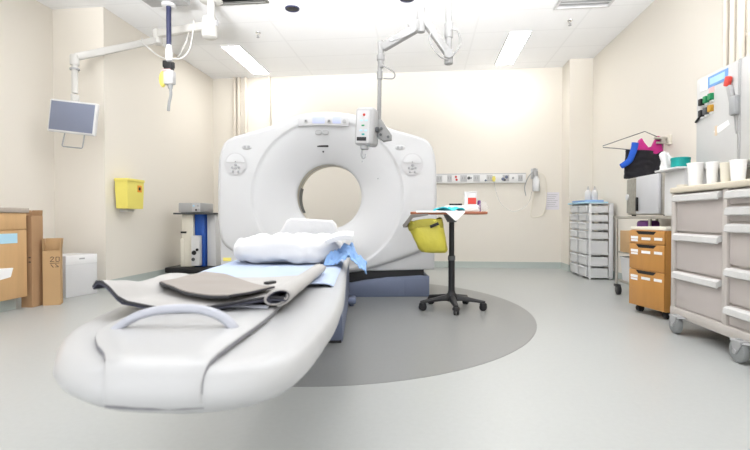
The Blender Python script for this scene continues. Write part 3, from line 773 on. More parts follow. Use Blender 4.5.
# ------------------------------------------------------------------ contrast injector on its ceiling arm
inj = T('contrast_injector', 'white contrast injector head hanging from a jointed ceiling arm before the scanner', 'injector', (.196, 3.8, ZC), frame='W')
IY = 3.8
inj.part('ceiling_column', MB().cyl((.196, IY, 2.06), (.196, IY, ZC), .026, n=20).cyl((.196, IY, 2.24), (.196, IY, 2.36), .034, n=20, bev=.006), 'armgrey')
inj.part('ceiling_plate', MB().lathe((.196, IY, ZC - .02), [(.09, 0), (.10, .006), (.10, .02), (0, .02)], n=28), 'armwhite')
inj.part('column_joint', MB().cyl((.196, IY, 2.03), (.196, IY, 2.14), .035, n=20, bev=.008), 'armgrey')
inj.part('lower_arm', MB().bar((.196, IY - .02, 2.10), (-.02, IY - .06, 2.40), .06, .06, .014).cyl((.196, IY - .06, 2.10), (.196, IY + .03, 2.10), .036, n=20), 'armgrey')
inj.part('elbow', MB().cyl((-.025, IY - .06, 2.27), (-.025, IY - .06, 2.47), .034, n=22, bev=.01), 'armgrey')
inj.part('upper_arm', MB().bar((-.02, IY - .06, 2.33), (-.34, IY, 2.185), .065, .072, .016).obox((-.075, IY - .05, 2.325), (.10, .07, .085), (0, -.43, 0), .02), 'armgrey')
inj.part('arm_bolt', MB().cyl((-.262, IY - .06, 2.225), (-.262, IY - .02, 2.225), .014, n=14), 'midgrey')
inj.part('wrist', MB().cyl((-.352, IY, 2.02), (-.352, IY, 2.24), .024, n=18, bev=.006).cyl((-.352, IY, 2.08), (-.352, IY, 2.13), .032, n=18, bev=.006), 'armgrey')
inj.part('drop_pole', MB().cyl((-.366, IY, 1.58), (-.36, IY, 2.04), .017, n=16).cyl((-.36, IY, 1.93), (-.36, IY, 1.99), .024, n=16), 'armgrey')
inj.part('cable', MB().tube([(-.352, IY - .02, 2.04), (-.31, IY - .03, 2.02), (-.24, IY - .02, 1.97), (-.25, IY - .01, 1.93), (-.33, IY, 1.935)], .006, 8, 8), 'armgrey')
inj.part('cable', MB().tube([(.05, IY - .09, 2.26), (.045, IY - .11, 2.17), (.12, IY - .09, 2.07), (.19, IY - .05, 2.05)], .006, 8, 8), 'armgrey')
inj.part('cable', MB().tube([(.215, IY - .03, 2.30), (.27, IY - .04, 2.27), (.28, IY - .04, 2.16), (.22, IY - .03, 2.08)], .006, 8, 8), 'armgrey')
inj.part('cable', MB().tube([(-.05, IY - .13, 2.34), (-.06, IY - .13, 2.27), (-.15, IY - .10, 2.23), (-.25, IY - .05, 2.22)], .006, 8, 8), 'armgrey')
inj.part('bracket', MB().prism([(-.375, 1.60), (-.345, 1.60), (-.26, 1.47), (-.265, 1.43), (-.33, 1.42), (-.385, 1.46)], 'y', IY - .02, IY + .04, .012), 'armgrey')
for x, z in ((-.345, 1.525), (-.29, 1.455), (-.352, 1.475)):
    inj.part('knob', MB().lathe((x, IY - .02, z), [(0, 0), (.011, 0), (.010, .010), (0, .011)], n=12, axis=(0, -1, 0)), 'darkgrey')
HR = Matrix.Translation((-.462, IY - .03, 1.535)) @ Matrix.Rotation(-.22, 4, 'Z') @ Matrix.Rotation(.06, 4, 'Y')
hd = inj.part('injector_head', tr(MB().box(-.080, .080, -.075, .085, -.155, .150, .030, 4), HR), 'lightgrey')
fp_ = inj.part('face_panel', tr(MB().box(-.062, .048, -.081, -.07, -.14, .12, .008), HR), 'palegrey', parent=hd)
inj.part('red_button', tr(MB().lathe((.0, -.081, .085), [(0, 0), (.011, 0), (.009, .008), (0, .009)], n=14, axis=(0, -1, 0)), HR), 'red', parent=hd)
inj.part('display', tr(MB().box(-.052, .028, -.0845, -.079, -.122, -.092, .002), HR), 'black', parent=hd)
for i, (x, z, m) in enumerate(((-.02, .04, 'bluelabel'), (.02, .04, 'bluelabel'), (-.005, .0, 'green'), (-.02, -.04, 'bluelabel'), (.02, -.04, 'bluelabel'), (.0, -.07, 'teal'))):
    inj.part('key', tr(MB().box(x - .012, x + .012, -.0845, -.079, z - .006, z + .006, .001), HR), m, parent=hd)
inj.part('side_knob', tr(MB().cyl((.08, -.01, -.02), (.105, -.01, -.02), .022, n=16, bev=.004), HR), 'darkgrey', parent=hd)
inj.part('syringe_mount', tr(MB().cyl((.0, -.03, -.155), (0, -.03, -.185), .034, n=20, bev=.005), HR), 'midgrey', parent=hd)
inj.part('syringe_hook', tr(MB().tube([(-.02, -.03, -.18), (-.024, -.03, -.23), (-.012, -.03, -.255), (.006, -.03, -.25), (.012, -.03, -.22)], .007, 10, 6).cyl((-.012, -.03, -.29), (-.012, -.03, -.275), .006), HR), 'midgrey', parent=hd)

# ------------------------------------------------------------------ left side of the room
cab = T('base_cabinet', 'maple base cabinet with drawer and door by the left wall', 'cabinet', (-3.80, 3.0, 0), frame='W')
CX, CY0, CY1 = -3.48, 2.25, 3.757
cab.part('carcass', MB().box(XN + .01, CX - .02, CY0, CY1, .105, .845, .002), 'wood')
cab.part('toe_kick', MB().box(XN + .01, CX - .09, CY0 + .02, CY1 - .03, 0, .105), 'coving')
cab.part('worktop', MB().box(XN + .005, CX + .012, CY0 - .02, CY1 + .012, .846, .886, .004), 'counter')
for y0, y1 in ((3.005, 3.753), (2.254, 3.0)):
    dr = cab.part('drawer', MB().box(CX - .02, CX, y0 + .003, y1 - .003, .70, .842, .003), 'wood')
    cab.part('pull', MB().tube([(CX, (y0 + y1) / 2 - .06, .77), (CX + .02, (y0 + y1) / 2 - .05, .765), (CX + .02, (y0 + y1) / 2 + .05, .765), (CX, (y0 + y1) / 2 + .06, .77)], .005, 8, 4), 'tan', parent=dr)
    ddo = cab.part('door', MB().box(CX - .02, CX, y0 + .003, y1 - .003, .11, .694, .003), 'wood')
    if y0 > 2.9:
        cab.part('blue_label', MB().box(CX, CX + .001, 3.36, 3.655, .585, .668), 'bluelabel', parent=ddo)
        cab.part('paper_note', MB().prism([(3.33, .265), (3.585, .30), (3.61, .375), (3.33, .39)], 'x', CX, CX + .0015), 'paper', parent=ddo)
# tall narrow cardboard box, open on top
def carton(name, lab, c, rz, w, d, h, m, flaps, tilt=0):
    t = T(name, lab, 'box', (c[0], c[1], 0), rz)
    b = MB(); k = .006
    b.box(-w / 2, w / 2, -d / 2, -d / 2 + k, .0, h).box(-w / 2, w / 2, d / 2 - k, d / 2, 0, h)
    b.box(-w / 2, -w / 2 + k, -d / 2 + k, d / 2 - k, 0, h).box(w / 2 - k, w / 2, -d / 2 + k, d / 2 - k, 0, h).box(-w / 2 + k, w / 2 - k, -d / 2 + k, d / 2 - k, 0, .01)
    t.part('carton', b, m)
    for side, fl, ang in flaps:
        f = MB()
        if side in 'nf':
            s_ = -1 if side == 'n' else 1; y = s_ * (d / 2 - k / 2)
            f.obox((0, y + s_ * math.sin(ang) * fl / 2, h + math.cos(ang) * fl / 2), (w - .004, .004, fl), (-s_ * ang, 0, 0))
        else:
            s_ = -1 if side == 'l' else 1; x = s_ * (w / 2 - k / 2)
            f.obox((x + s_ * math.sin(ang) * fl / 2, 0, h + math.cos(ang) * fl / 2), (.004, d - .004, fl), (0, s_ * ang, 0))
        t.part('flap', f, m)
    return t
tall = carton('cardboard_box', 'tall narrow brown cardboard box against the end of the maple cabinet', (-3.53, 3.86), .1, .10, .14, .82, 'cardboard', [('f', .05, .1), ('l', .05, .1)])
for z in (.40, .44): tall.part('printed_mark', MB().box(.02, .04, -.0712, -.0702, z, z + .012), 'ink')
bx = carton('cardboard_box', 'shorter tan cardboard box with raised flaps next to the white box', (-3.42, 3.965), .55, .135, .12, .50, 'cardlight', [('f', .11, .05), ('r', .11, .10), ('l', .11, .05)])
ink = MB()
def stroke(pts, w=.006):
    for a, b in zip(pts[:-1], pts[1:]):
        ink.bar((a[0], -.0605, a[1]), (b[0], -.0605, b[1]), .0012, w, 0)
stroke([(-.01, .43), (.005, .445), (.02, .435), (-.01, .40), (.022, .40)])
stroke([(.035, .44), (.035, .40), (.06, .40), (.06, .44), (.035, .44)])
stroke([(-.012, .385), (.062, .385)]); stroke([(-.005, .375), (.015, .345)]); stroke([(.03, .375), (.055, .35), (.03, .35)])
bx.part('printed_mark', ink, 'ink')
wbx = T('white_box', 'low white closed cardboard box on the floor below the yellow bin', 'box', (-3.66, 4.47, 0), -.24)
wbx.part('carton', MB().box(-.17, .17, -.175, .175, 0, .42, .004), 'white')
wbx.part('lid_flap', MB().box(.168, .1725, -.172, .172, .33, .421, .001).box(-.17, .17, -.001, .001, .419, .422), 'paper')
wbx.part('hand_slot', MB().box(.1715, .174, -.03, .03, .375, .39, .001), 'lightgrey')

# yellow sharps bin on the left wall
sb = T('sharps_bin', 'yellow sharps bin with orange label mounted on the left wall', 'sharps bin', (XL, 5.12, .92), frame='W')
sb.part('bracket', MB().box(XL, XL + .03, 5.02, 5.22, .90, 1.18, .004).box(XL, XL + .11, 5.06, 5.18, .872, .90, .004), 'white')
rings = []
for z, k in ((.905, .90), (.91, .93), (1.13, 1.0), (1.215, 1.0)):
    rings.append([(XL + .105 + (.075 * k) * a, 5.10 + .155 * k * b, z) for a, b in ((-1, -1), (1, -1), (1, 1), (-1, 1))])
bd = sb.part('bin', tr(MB().loft(rings), Matrix.Identity(4)), 'yellow')
bmn = MB().box(XL + .022, XL + .19, 4.935, 5.265, 1.215, 1.25, .008)
sb.part('lid', bmn, 'yellow')
sb.part('label', MB().box(XL + .179, XL + .1815, 5.13, 5.21, 1.10, 1.18), 'orange', parent=bd)
sb.part('label_mark', MB().cyl((XL + .181, 5.17, 1.14), (XL + .1825, 5.17, 1.14), .02, n=12), 'black', parent=bd)

# monitor trolley with white tower in the far left corner
mt = T('equipment_trolley', 'equipment trolley with white tower and royal blue panel in the far left corner', 'equipment trolley', (-3.08, 6.25, 0), frame='W')
EX = -3.40; EY = 6.02
mt.part('platform', MB().box(EX - .05, EX + .60, EY - .14, EY + .38, .06, .135, .012), 'black')
for x, y in ((EX + .88 * .05, EY - .06), (EX + .88 * .58, EY - .06), (EX + .88 * .05, EY + .32), (EX + .88 * .58, EY + .32)):
    mt.part('caster', MB().cyl((x - .014, y, .04), (x + .014, y, .04), .04, n=18, bev=.006).cyl((x, y, .05), (x, y, .1), .01, n=10), 'black')
mt.part('white_tower', MB().box(EX + .88 * .145, EX + .88 * .33, EY - .02, EY + .30, .135, .845, .012).box(EX + .88 * .125, EX + .88 * .20, EY - .03, EY + .28, .135, .52, .012), 'cream')
mt.part('handle_slot', MB().box(EX + .88 * .135, EX + .88 * .225, EY - .032, EY - .018, .59, .615, .003), 'black')
mt.part('blue_panel', MB().box(EX + .88 * .335, EX + .88 * .49, EY + .02, EY + .30, .135, .845, .006), 'royal')
mt.part('wall_shade_panel', MB().box(EX + .88 * .50, EX + .88 * .64, EY + .08, EY + .34, .135, .845, .01), 'white')  # added panel stands in for the light shadow on the wall
pm = mt.part('pump_unit', MB().box(EX + .88 * .325, EX + .88 * .455, EY - .07, EY + .02, .15, .56, .012), 'white')
mt.part('dial', MB().lathe((EX + .88 * .375, EY - .07, .33), [(0, 0), (.032, 0), (.028, .014), (0, .015)], n=18, axis=(0, -1, 0)), 'black', parent=pm)
mt.part('dial', MB().lathe((EX + .88 * .425, EY - .07, .37), [(0, 0), (.02, 0), (.018, .012), (0, .013)], n=18, axis=(0, -1, 0)), 'black', parent=pm)
mt.part('dial', MB().lathe((EX + .88 * .36, EY - .07, .24), [(0, 0), (.024, 0), (.02, .012), (0, .013)], n=18, axis=(0, -1, 0)), 'darkgrey', parent=pm)
mt.part('shelf', MB().box(EX + .88 * .06, EX + .88 * .66, EY - .10, EY + .38, .845, .868, .006), 'darkgrey')
dv = T('monitoring_unit', 'low grey monitoring unit on the shelf of the equipment trolley', 'medical device', (EX + .88 * .29, EY + .14, .868), frame='W')
bdv = dv.part('case', MB().box(EX + .88 * .12, EX + .88 * .48, EY - .06, EY + .32, .872, 1.0, .012), 'lightgrey')
dv.part('front_panel', MB().box(EX + .88 * .34, EX + .88 * .476, EY - .066, EY - .056, .878, .996, .003), 'palegrey', parent=bdv)
for x, z, m in ((.37, .96, 'bluelabel'), (.44, .96, 'midgrey'), (.41, .905, 'black'), (.45, .91, 'midgrey')):
    dv.part('key', MB().box(EX + .88 * x - .013, EX + .88 * x + .013, EY - .070, EY - .064, z - .012, z + .012, .002), m, parent=bdv)
dv.part('foot', MB().box(EX + .88 * .15, EX + .88 * .45, EY - .04, EY + .30, .868, .873), 'black')

# ------------------------------------------------------------------ back wall services
rail = T('service_rail', 'long white medical service rail with outlets on the back wall', 'service rail', (.86, YB, 1.34), frame='W')
rail.part('channel', MB().box(.0, 1.575, YB - .055, YB, 1.342, 1.488, .006), 'paper')
rail.part('top_lip', MB().box(-.0, 1.577, YB - .06, YB, 1.478, 1.492, .003), 'palegrey')
for x, m, w in ((.24, 'palegrey', .09), (.40, 'palegrey', .07), (.62, 'palegrey', .10), (.82, 'palegrey', .10), (1.02, 'palegrey', .09), (1.27, 'palegrey', .10), (1.49, 'palegrey', .07)):
    p = rail.part('outlet', MB().box(x - w / 2, x + w / 2, YB - .061, YB - .054, 1.365, 1.465, .003), m)
    for dx in (-.018, .018):
        rail.part('socket', MB().box(x + dx - .008, x + dx + .008, YB - .064, YB - .060, 1.40, 1.44), 'lightgrey', parent=p)
for x, z, m, w in ((.50, 1.44, 'red', .022), (.51, 1.395, 'red', .022), (.70, 1.42, 'darkgrey', .03), (.735, 1.42, 'midgrey', .02), (.96, 1.38, 'slate', .02), (1.225, 1.40, 'slate', .03), (1.28, 1.43, 'slate', .03), (1.25, 1.385, 'darkgrey', .024), (1.38, 1.415, 'lightgrey', .022)):
    rail.part('gas_port', MB().lathe((x, YB - .055, z), [(0, 0), (w * .8, 0), (w * .8, .012), (w * .5, .022), (0, .023)], n=16, axis=(0, -1, 0)), m)
rail.part('tap', MB().cyl((1.08, YB - .12, 1.40), (1.08, YB - .05, 1.40), .025, n=16).cyl((1.08, YB - .10, 1.36), (1.08, YB - .10, 1.44), .02, n=14), 'yellow', label='pale yellow gas tap')
single('suction_tube', MB().tube([(1.08, YB - .10, 1.37), (1.12, YB - .04, 1.22), (1.20, YB - .03, 1.02), (1.36, YB - .03, .90), (1.52, YB - .03, .93), (1.63, YB - .03, 1.05), (1.665, YB - .05, 1.2)], .006, 10, 8), 'clearbag', 'clear tube looping along the back wall from the tap to the flow bottle', 'tube', (1.35, YB - .03, .9))
ox = T('flow_bottle', 'clear oxygen humidifier bottle with coiled tube on the back wall', 'oxygen bottle', (1.72, YB, 1.15), frame='W')
ox.part('wall_plate', MB().box(1.66, 1.76, YB - .02, YB, 1.40, 1.56, .004), 'palegrey')
ox.part('regulator', MB().cyl((1.715, YB - .08, 1.46), (1.715, YB, 1.46), .03, n=16, bev=.004).box(1.68, 1.75, YB - .09, YB - .05, 1.43, 1.52, .008).cyl((1.70, YB - .07, 1.5), (1.70, YB - .07, 1.56), .016, n=12), 'lightgrey')
ox.part('bottle', MB().lathe((1.725, YB - .075, 1.20), [(.0, 0), (.05, .004), (.055, .02), (.055, .17), (.042, .20), (.03, .22), (.03, .24)], n=24), 'clear')
ox.part('bottle_water', MB().lathe((1.725, YB - .075, 1.206), [(.0, 0), (.048, .002), (.05, .02), (.05, .09), (0, .09)], n=24), 'white')
ox.part('tube', MB().tube([(1.70, YB - .07, 1.52), (1.62, YB - .05, 1.44), (1.56, YB - .04, 1.28), (1.58, YB - .03, 1.14)], .007, 8, 8), 'lightgrey')
ox.part('tube', MB().tube([(1.745, YB - .07, 1.50), (1.85, YB - .05, 1.45), (1.89, YB - .03, 1.30), (1.88, YB - .03, 1.02), (1.85, YB - .03, .86), (1.74, YB - .03, .80), (1.66, YB - .03, .83), (1.68, YB - .03, 1.0), (1.71, YB - .06, 1.20)], .007, 8, 8), 'cream')
nt_ = T('wall_notice', 'pale paper notice taped to the back wall beside the oxygen bottle', 'notice', (1.99, YB, .93), frame='W')
nt_.part('sheet', MB().box(1.885, 2.09, YB - .003, YB, .92, 1.19), 'notice')
for i in range(7):
    nt_.part('text_line', MB().box(1.91, 2.065 - .02 * (i % 3), YB - .0038, YB - .0028, 1.15 - .03 * i, 1.156 - .03 * i), 'lightgrey')

# ------------------------------------------------------------------ drawer towers
def tower(x0, y0, lab, w=.33, d=.30):
    # drawers slide out towards -X; sides show the contents
    t = T('drawer_tower', lab, 'drawer tower', (x0 + d / 2, y0 + w / 2, 0), frame='W', group='clear plastic drawer towers')
    x1, y1 = x0 + d, y0 + w; H = .98
    hs = [.14, .14, .20, .105, .105, .105, .105]; z = .035
    f = MB()
    for x in (x0, x1 - .03):
        for y in (y0, y1 - .02):
            f.box(x, x + .03, y, y + .02, .015, H, .004)
    f.box(x1 - .055, x1, y0, y0 + .014, .02, H, .003)
    f.box(x0, x1, y0, y1, H - .014, H, .004)
    for x in (x0 + .02, x1 - .03):
        for y in (y0 + .02, y1 - .02): f.cyl((x, y, 0), (x, y, .02), .014, n=10)
    zz = z
    f.box(x0, x1, y0, y1, z - .014, z, .003)
    zs = []
    for h in hs:
        zs.append((zz, zz + h)); zz += h + .006
        f.box(x0, x1, y0, y1, zz - .010, zz, .003)
    t.part('frame', f, 'towerframe')
    for i, (a, b) in enumerate(zs):
        dr = t.part('drawer', MB().box(x0 - .03, x0 - .005, y0 + .022, y1 - .022, a + .004, b - .014, .006).box(x0 - .005, x1 - .065, y0 + .006, y0 + .010, a + .004, b - .03).box(x0 - .005, x1 - .06, y1 - .020, y1 - .016, a + .004, b - .03).box(x0 - .005, x1 - .06, y0 + .02, y1 - .02, a + .004, a + .008), 'clear')
        t.part('drawer_lip', MB().box(x0 - .045, x0 - .02, y0 + .03, y1 - .03, b - .030, b - .016, .005), 'towerframe', parent=dr)
        c = MB(); rnd = random.Random(i + int(y0 * 100))
        if i == 1:
            for k in range(5):
                c.obox((x0 + .04 + .038 * k, (y0 + y1) / 2, a + .055), (.02, w - .09, .09), (0, .25, 0), .004)
        elif i == 2:
            for k in range(3):
                c.obox((x0 + .125, (y0 + y1) / 2, a + .025 + .022 * k), (.17 - .03 * k, w - .09, .016), (0, -.08 * k, .03 * k), .004)
        else:
            for k in range(3):
                c.obox((x0 + .04 + .065 * k, (y0 + y1) / 2, a + .012 + (b - a) * .25), (.06, w - .08, (b - a) * .45), (0, 0, 0), .006)
        t.part('drawer_contents', c, 'paper' if i in (1, 2) else 'contents', parent=dr)
    return t
tower(2.105, 6.22, 'nearer clear plastic drawer tower by the right wall, white bottles on top')
tower(2.105, 6.58, 'farther clear plastic drawer tower behind the first, next to the wall corner')
tray = T('blue_pad', 'light blue absorbent pads lying across the two drawer towers', 'pad', (2.15, 6.55, .98), frame='W')
tray.part('pad', MB().box(2.04, 2.34, 6.22, 6.90, .98, 1.00, .006), 'bluelabel')
tray.part('upper_pad', MB().obox((2.17, 6.48, 1.012), (.24, .42, .022), (0, 0, .1), .008), 'bluecloth')
for x, y, lab in ((2.145, 6.38, 'left white squeeze bottle on top of the drawer tower'), (2.22, 6.36, 'right white squeeze bottle on top of the drawer tower')):
    b = T('squeeze_bottle', lab, 'bottle', (x, y, 1.023), group='white bottles on the drawer tower')
    b.part('body', MB().lathe((0, 0, 0), [(.0, 0), (.036, 0), (.04, .008), (.04, .10), (.03, .125), (.014, .135)], n=22), 'white')
    b.part('cap', MB().lathe((0, 0, .133), [(.016, 0), (.016, .018), (.008, .03), (.006, .05), (0, .052)], n=16), 'palegrey')

# ------------------------------------------------------------------ steel work table, oven, garments
wt = T('steel_trolley', 'steel work trolley with open shelves behind the honey oak drawer unit', 'trolley', (2.2, 4.8, 0), frame='W')
WX0, WX1, WY0, WY1 = 2.0, 2.43, 3.56, 5.19
wt.part('worktop', MB().box(WX0, WX1, WY0, WY1, .785, .812, .005), 'steel')
wt.part('shelf', MB().box(WX0 + .02, WX1 - .01, 4.42, WY1 - .02, .43, .445, .003), 'steel')
wt.part('shelf', MB().box(WX0 + .02, WX1 - .01, 4.42, WY1 - .02, .13, .145, .003), 'steel')
for x, y in ((WX0 + .0, 5.09), (WX1 - .03, 5.10), (WX0 + .03, 4.44), (WX1 - .03, 4.44), (WX0 + .05, WY0 + .03), (WX1 - .03, WY0 + .03)):
    lg = wt.part('leg', MB().cyl((x, y, .09), (x, y, .79), .014, n=12), 'steel')
    wt.part('caster', MB().cyl((x - .016, y - .05, .052), (x + .016, y - .05, .052), .052, n=22, bev=.006).cyl((x, y, .08), (x, y, .11), .014, n=10).box(x - .02, x + .02, y - .07, y + .02, .08, .108, .006), 'black', parent=lg)
single('wooden_box', MB().box(2.015, 2.33, 4.80, 5.045, .447, .665, .004), 'cardlight', 'small brown box on the upper shelf of the steel trolley', 'box', (2.2, 4.92, .446))
single('purple_pouch', MB().obox((2.10, 4.63, .61), (.13, .22, .32), (0, 0, 0), .03), 'purple', 'dark purple pouch on the trolley shelf under the worktop', 'pouch', (2.10, 4.63, .447))
wbn = T('white_bin', 'white plastic bin on the lowest shelf of the steel trolley', 'bin', (2.2, 4.92, .146))
wbn.part('tub', MB().loft([[(x * k, y * k, z) for x, y in rrect(-.16, .16, -.20, .20, .03)] for z, k in ((0, .88), (.01, .9), (.24, 1), (.24, .96), (.02, .87))], True, True), 'white')
wbn.part('rim', MB().loft([[(x * k, y * k, z) for x, y in rrect(-.16, .16, -.20, .20, .03)] for z, k in ((.232, 1.0), (.232, 1.04), (.246, 1.04), (.246, .97))], False, False), 'white')
# steel warming cabinet
ov = T('warming_cabinet', 'steel warming cabinet with pale door on the steel trolley', 'cabinet', (2.2, 4.5, .812), frame='W')
OX, OY0, OY1, OZ0, OZ1 = 2.03, 4.17, 4.94, .826, 1.187
ov.part('case', MB().box(OX + .012, 2.43, OY0, OY1, OZ0, OZ1, .008), 'steel')
ov.part('window_panel', MB().box(OX, OX + .014, 4.69, OY1 - .01, OZ0 + .015, OZ1 - .012, .004), 'smoked')
dg = ov.part('door', MB().box(OX - .016, OX + .012, OY0 + .095, 4.687, OZ0 + .006, OZ1 - .004, .006), 'door_steel')
ov.part('handle', MB().box(OX - .035, OX - .014, 4.635, 4.66, .86, .99, .006), 'black', parent=dg)
ov.part('dial', MB().lathe((OX, 4.90, 1.0), [(0, 0), (.030, 0), (.028, .012), (.0, .014)], n=20, axis=(-1, 0, 0)), 'white', label='white round gauge')
for y in (OY0 + .06, OY1 - .06):
    for x in (2.08, 2.38): ov.part('foot', MB().cyl((x, y, .812), (x, y, .828), .02, n=12), 'black')
# white box between cabinet and cart with teal tub and tissue on it
single('white_carton', MB().box(2.0, 2.40, 3.83, 4.13, .812, 1.175, .006).box(1.93, 2.41, 3.80, 4.15, 1.175, 1.19, .004), 'white', 'white lidded box between the warming cabinet and the drawer cart', 'box', (2.2, 3.98, .812))
tt = T('teal_tub', 'round teal tub on the white lidded box', 'tub', (2.01, 3.905, 1.19))
tt.part('body', MB().lathe((0, 0, 0), [(.0, 0), (.062, 0), (.066, .004), (.066, .06)], n=28), 'teal')
tt.part('lid', MB().lathe((0, 0, .058), [(.068, 0), (.069, .018), (.06, .022), (0, .023)], n=28), 'teal')
mb = MB()
def fti(u, v):
    a = u * 2 * PI; r = .030 + .012 * v + .010 * math.sin(3 * a + 4 * v) + .008 * noise.noise(Vector((a * 2, v * 4, 1)))
    return (1.985 + r * math.cos(a), 4.08 + r * math.sin(a), 1.191 + .12 * v * (1 + .25 * math.sin(2 * a)))
mb.sheet(fti, 30, 8, .002)
single('tissue', mb, 'paper', 'crumpled white tissue standing beside the teal tub', 'tissue', (1.985, 4.08, 1.19), angle=70)
# hanger and garments
GY = 5.0
hr = T('wire_hanger', 'thin wire hanger on a steel hook of the right wall, garments on it', 'hanger', (XR, GY, 1.58), frame='W')
hr.part('hook_plate', MB().box(XR - .03, XR, GY - .07, GY + .01, 1.53, 1.625, .005), 'cream')
hr.part('hook', MB().cyl((XR - .15, GY - .03, 1.595), (XR - .02, GY - .03, 1.595), .014, n=12).cyl((XR - .13, GY - .03, 1.55), (XR - .02, GY - .03, 1.55), .012, n=12).box(XR - .09, XR - .05, GY - .05, GY - .01, 1.54, 1.61, .006), 'steel')
hr.part('wire', MB().tube([(XR - .10, GY - .03, 1.60), (2.23, GY, 1.672), (1.83, GY + .02, 1.535), (1.832, GY + .02, 1.52), (1.95, GY, 1.505), (2.36, GY, 1.455), (2.40, GY - .01, 1.49), (XR - .08, GY - .03, 1.59)], .0045, 8, 0), 'wire')
mb = MB()
def fblk(u, v):
    x = 2.045 + .36 * u - .015 * v * (1 - u)
    y = GY + .014 * math.sin(u * 9 + v) + .012 * wob(x * 3, v * 2, 3)
    return (x, y - .016, (1.49 - .025 * u) * (1 - v) + 1.195 * v)
mb.sheet(fblk, 26, 20, .014)
single('black_apron', mb, 'softblack', 'black apron hanging on the wire hanger behind the steel cabinet', 'apron', (2.22, GY - .03, 1.19), angle=60)
# magenta vest: two shoulder straps and a scooped neck
mb = MB()
poly = [(2.155, 1.42), (2.15, 1.50), (2.175, 1.585), (2.20, 1.605), (2.225, 1.56), (2.265, 1.51), (2.30, 1.52), (2.335, 1.60), (2.355, 1.625), (2.405, 1.605), (2.41, 1.55), (2.405, 1.42)]
mb.prism(poly, 'y', GY - .012, GY + .03, .008)
single('magenta_vest', mb, 'pink', 'magenta pink vest with scooped neck hanging above the black apron', 'vest', (2.28, GY + .01, 1.42))
# cobalt boot shaped cover
mb = MB()
mb.tube([(2.115, GY - .055, 1.55), (2.107, GY - .055, 1.50), (2.085, GY - .055, 1.43), (2.062, GY - .055, 1.375), (2.02, GY - .055, 1.34), (1.982, GY - .055, 1.315)], .034, 16, 6, flat=.7, taper=.8)
single('blue_boot_cover', mb, 'sockblue', 'cobalt blue boot shaped cover hanging on the hanger left of the black apron', 'boot cover', (2.05, GY - .03, 1.30), angle=60)

# ------------------------------------------------------------------ honey oak drawer unit
pdx = T('drawer_unit', 'honey oak three drawer unit on casters beside the drawer cart', 'drawer unit', (1.815, 4.0, 0), .245)
# local: front faces -X, y along the front
PW, PD, PH = .40, .45, .645
pdx.part('carcass', MB().box(0, PD, -PW / 2, PW / 2, .06, .695, .004), 'orange_wood')
pdx.part('top', MB().box(-.005, PD, -PW / 2 - .002, PW / 2 + .002, .695, .722, .005), 'cream')
for z0, z1 in ((.585, .69), (.37, .58), (.065, .365)):
    dr = pdx.part('drawer', MB().box(-.018, .0, -PW / 2 + .002, PW / 2 - .002, z0, z1, .003), 'orange_wood')
    pdx.part('grip_slot', MB().prism([(-.115, z1 - .004), (.115, z1 - .004), (.085, z1 - .030), (-.085, z1 - .030)], 'x', -.0195, -.012), 'black', parent=dr)
    for y, w, dz in ((.135, .085, .055), (.0, .10, .062), (-.135, .085, .060)):
        pdx.part('label', MB().box(-.0195, -.0175, y - w / 2, y + w / 2, z1 - dz - .014, z1 - dz + .008), 'paper', parent=dr)
    if z0 < .5 or True:
        pdx.part('label', MB().box(-.0195, -.0175, .095, .175, z1 - .090, z1 - .074), 'paper', parent=dr)
for x, y in ((.05, -.15), (.05, .15), (.40, -.15), (.40, .15)):
    pdx.part('caster', MB().cyl((x, y - .02, .030), (x, y + .02, .030), .030, n=18, bev=.006).cyl((x, y, .03), (x, y, .062), .012, n=10), 'black')

# ------------------------------------------------------------------ big drawer cart
ct = T('drawer_cart', 'large beige medical drawer cart on grey casters at the right edge', 'cart', (2.06, 2.92, 0), frame='W')
KX, KX1, KY0, KY1 = 1.75, 2.36, 2.31, 3.515
body = MB().box(KX + .03, KX1, KY0, KY1, .175, .965, .004)
ct.part('body', body, 'cartbody')
fr = MB()
fr.box(KX, KX + .04, KY1 - .045, KY1, .12, .968, .006).box(KX, KX + .04, KY0, KY0 + .045, .12, .968, .006)
fr.box(KX, KX + .04, 2.90, 2.945, .17, .968, .004)
fr.box(KX - .004, KX + .05, KY0 - .003, KY1 + .003, .105, .172, .010)
ct.part('frame', fr, 'cartbody')
ct.part('bottom_plate', MB().box(KX + .04, KX1, KY0 + .01, KY1 - .01, .128, .17, .006), 'cartbody')
ct.part('top', MB().prism(rrect(KX - .015, KX1 + .01, KY0 - .015, KY1 + .012, .03), 'z', .968, 1.008, .010, 3), 'carttop')
def cart_drawer(y0, y1, z0, z1):
    dr = ct.part('drawer', MB().box(KX + .012, KX + .035, y0, y1, z0 + .004, z1 - .004, .004), 'cartdrawer')
    prof = [(KX + .012, z1 - .008), (KX - .006, z1 - .006), (KX - .022, z1 - .018), (KX - .026, z1 - .050), (KX - .018, z1 - .056), (KX - .012, z1 - .045), (KX + .012, z1 - .040)]
    mb = MB(); rings = [[(p[0], y, p[1]) for p in prof] for y in (y0 + .006, y1 - .006)]
    mb.loft(rings)
    ct.part('pull', mb, 'cartpull', parent=dr)
for z0, z1 in ((.70, .962), (.435, .695), (.172, .43)): cart_drawer(2.95, KY1 - .05, z0, z1)
for z0, z1 in ((.872, .962), (.775, .866), (.52, .769), (.30, .514), (.172, .294)): cart_drawer(KY0 + .05, 2.895, z0, z1)
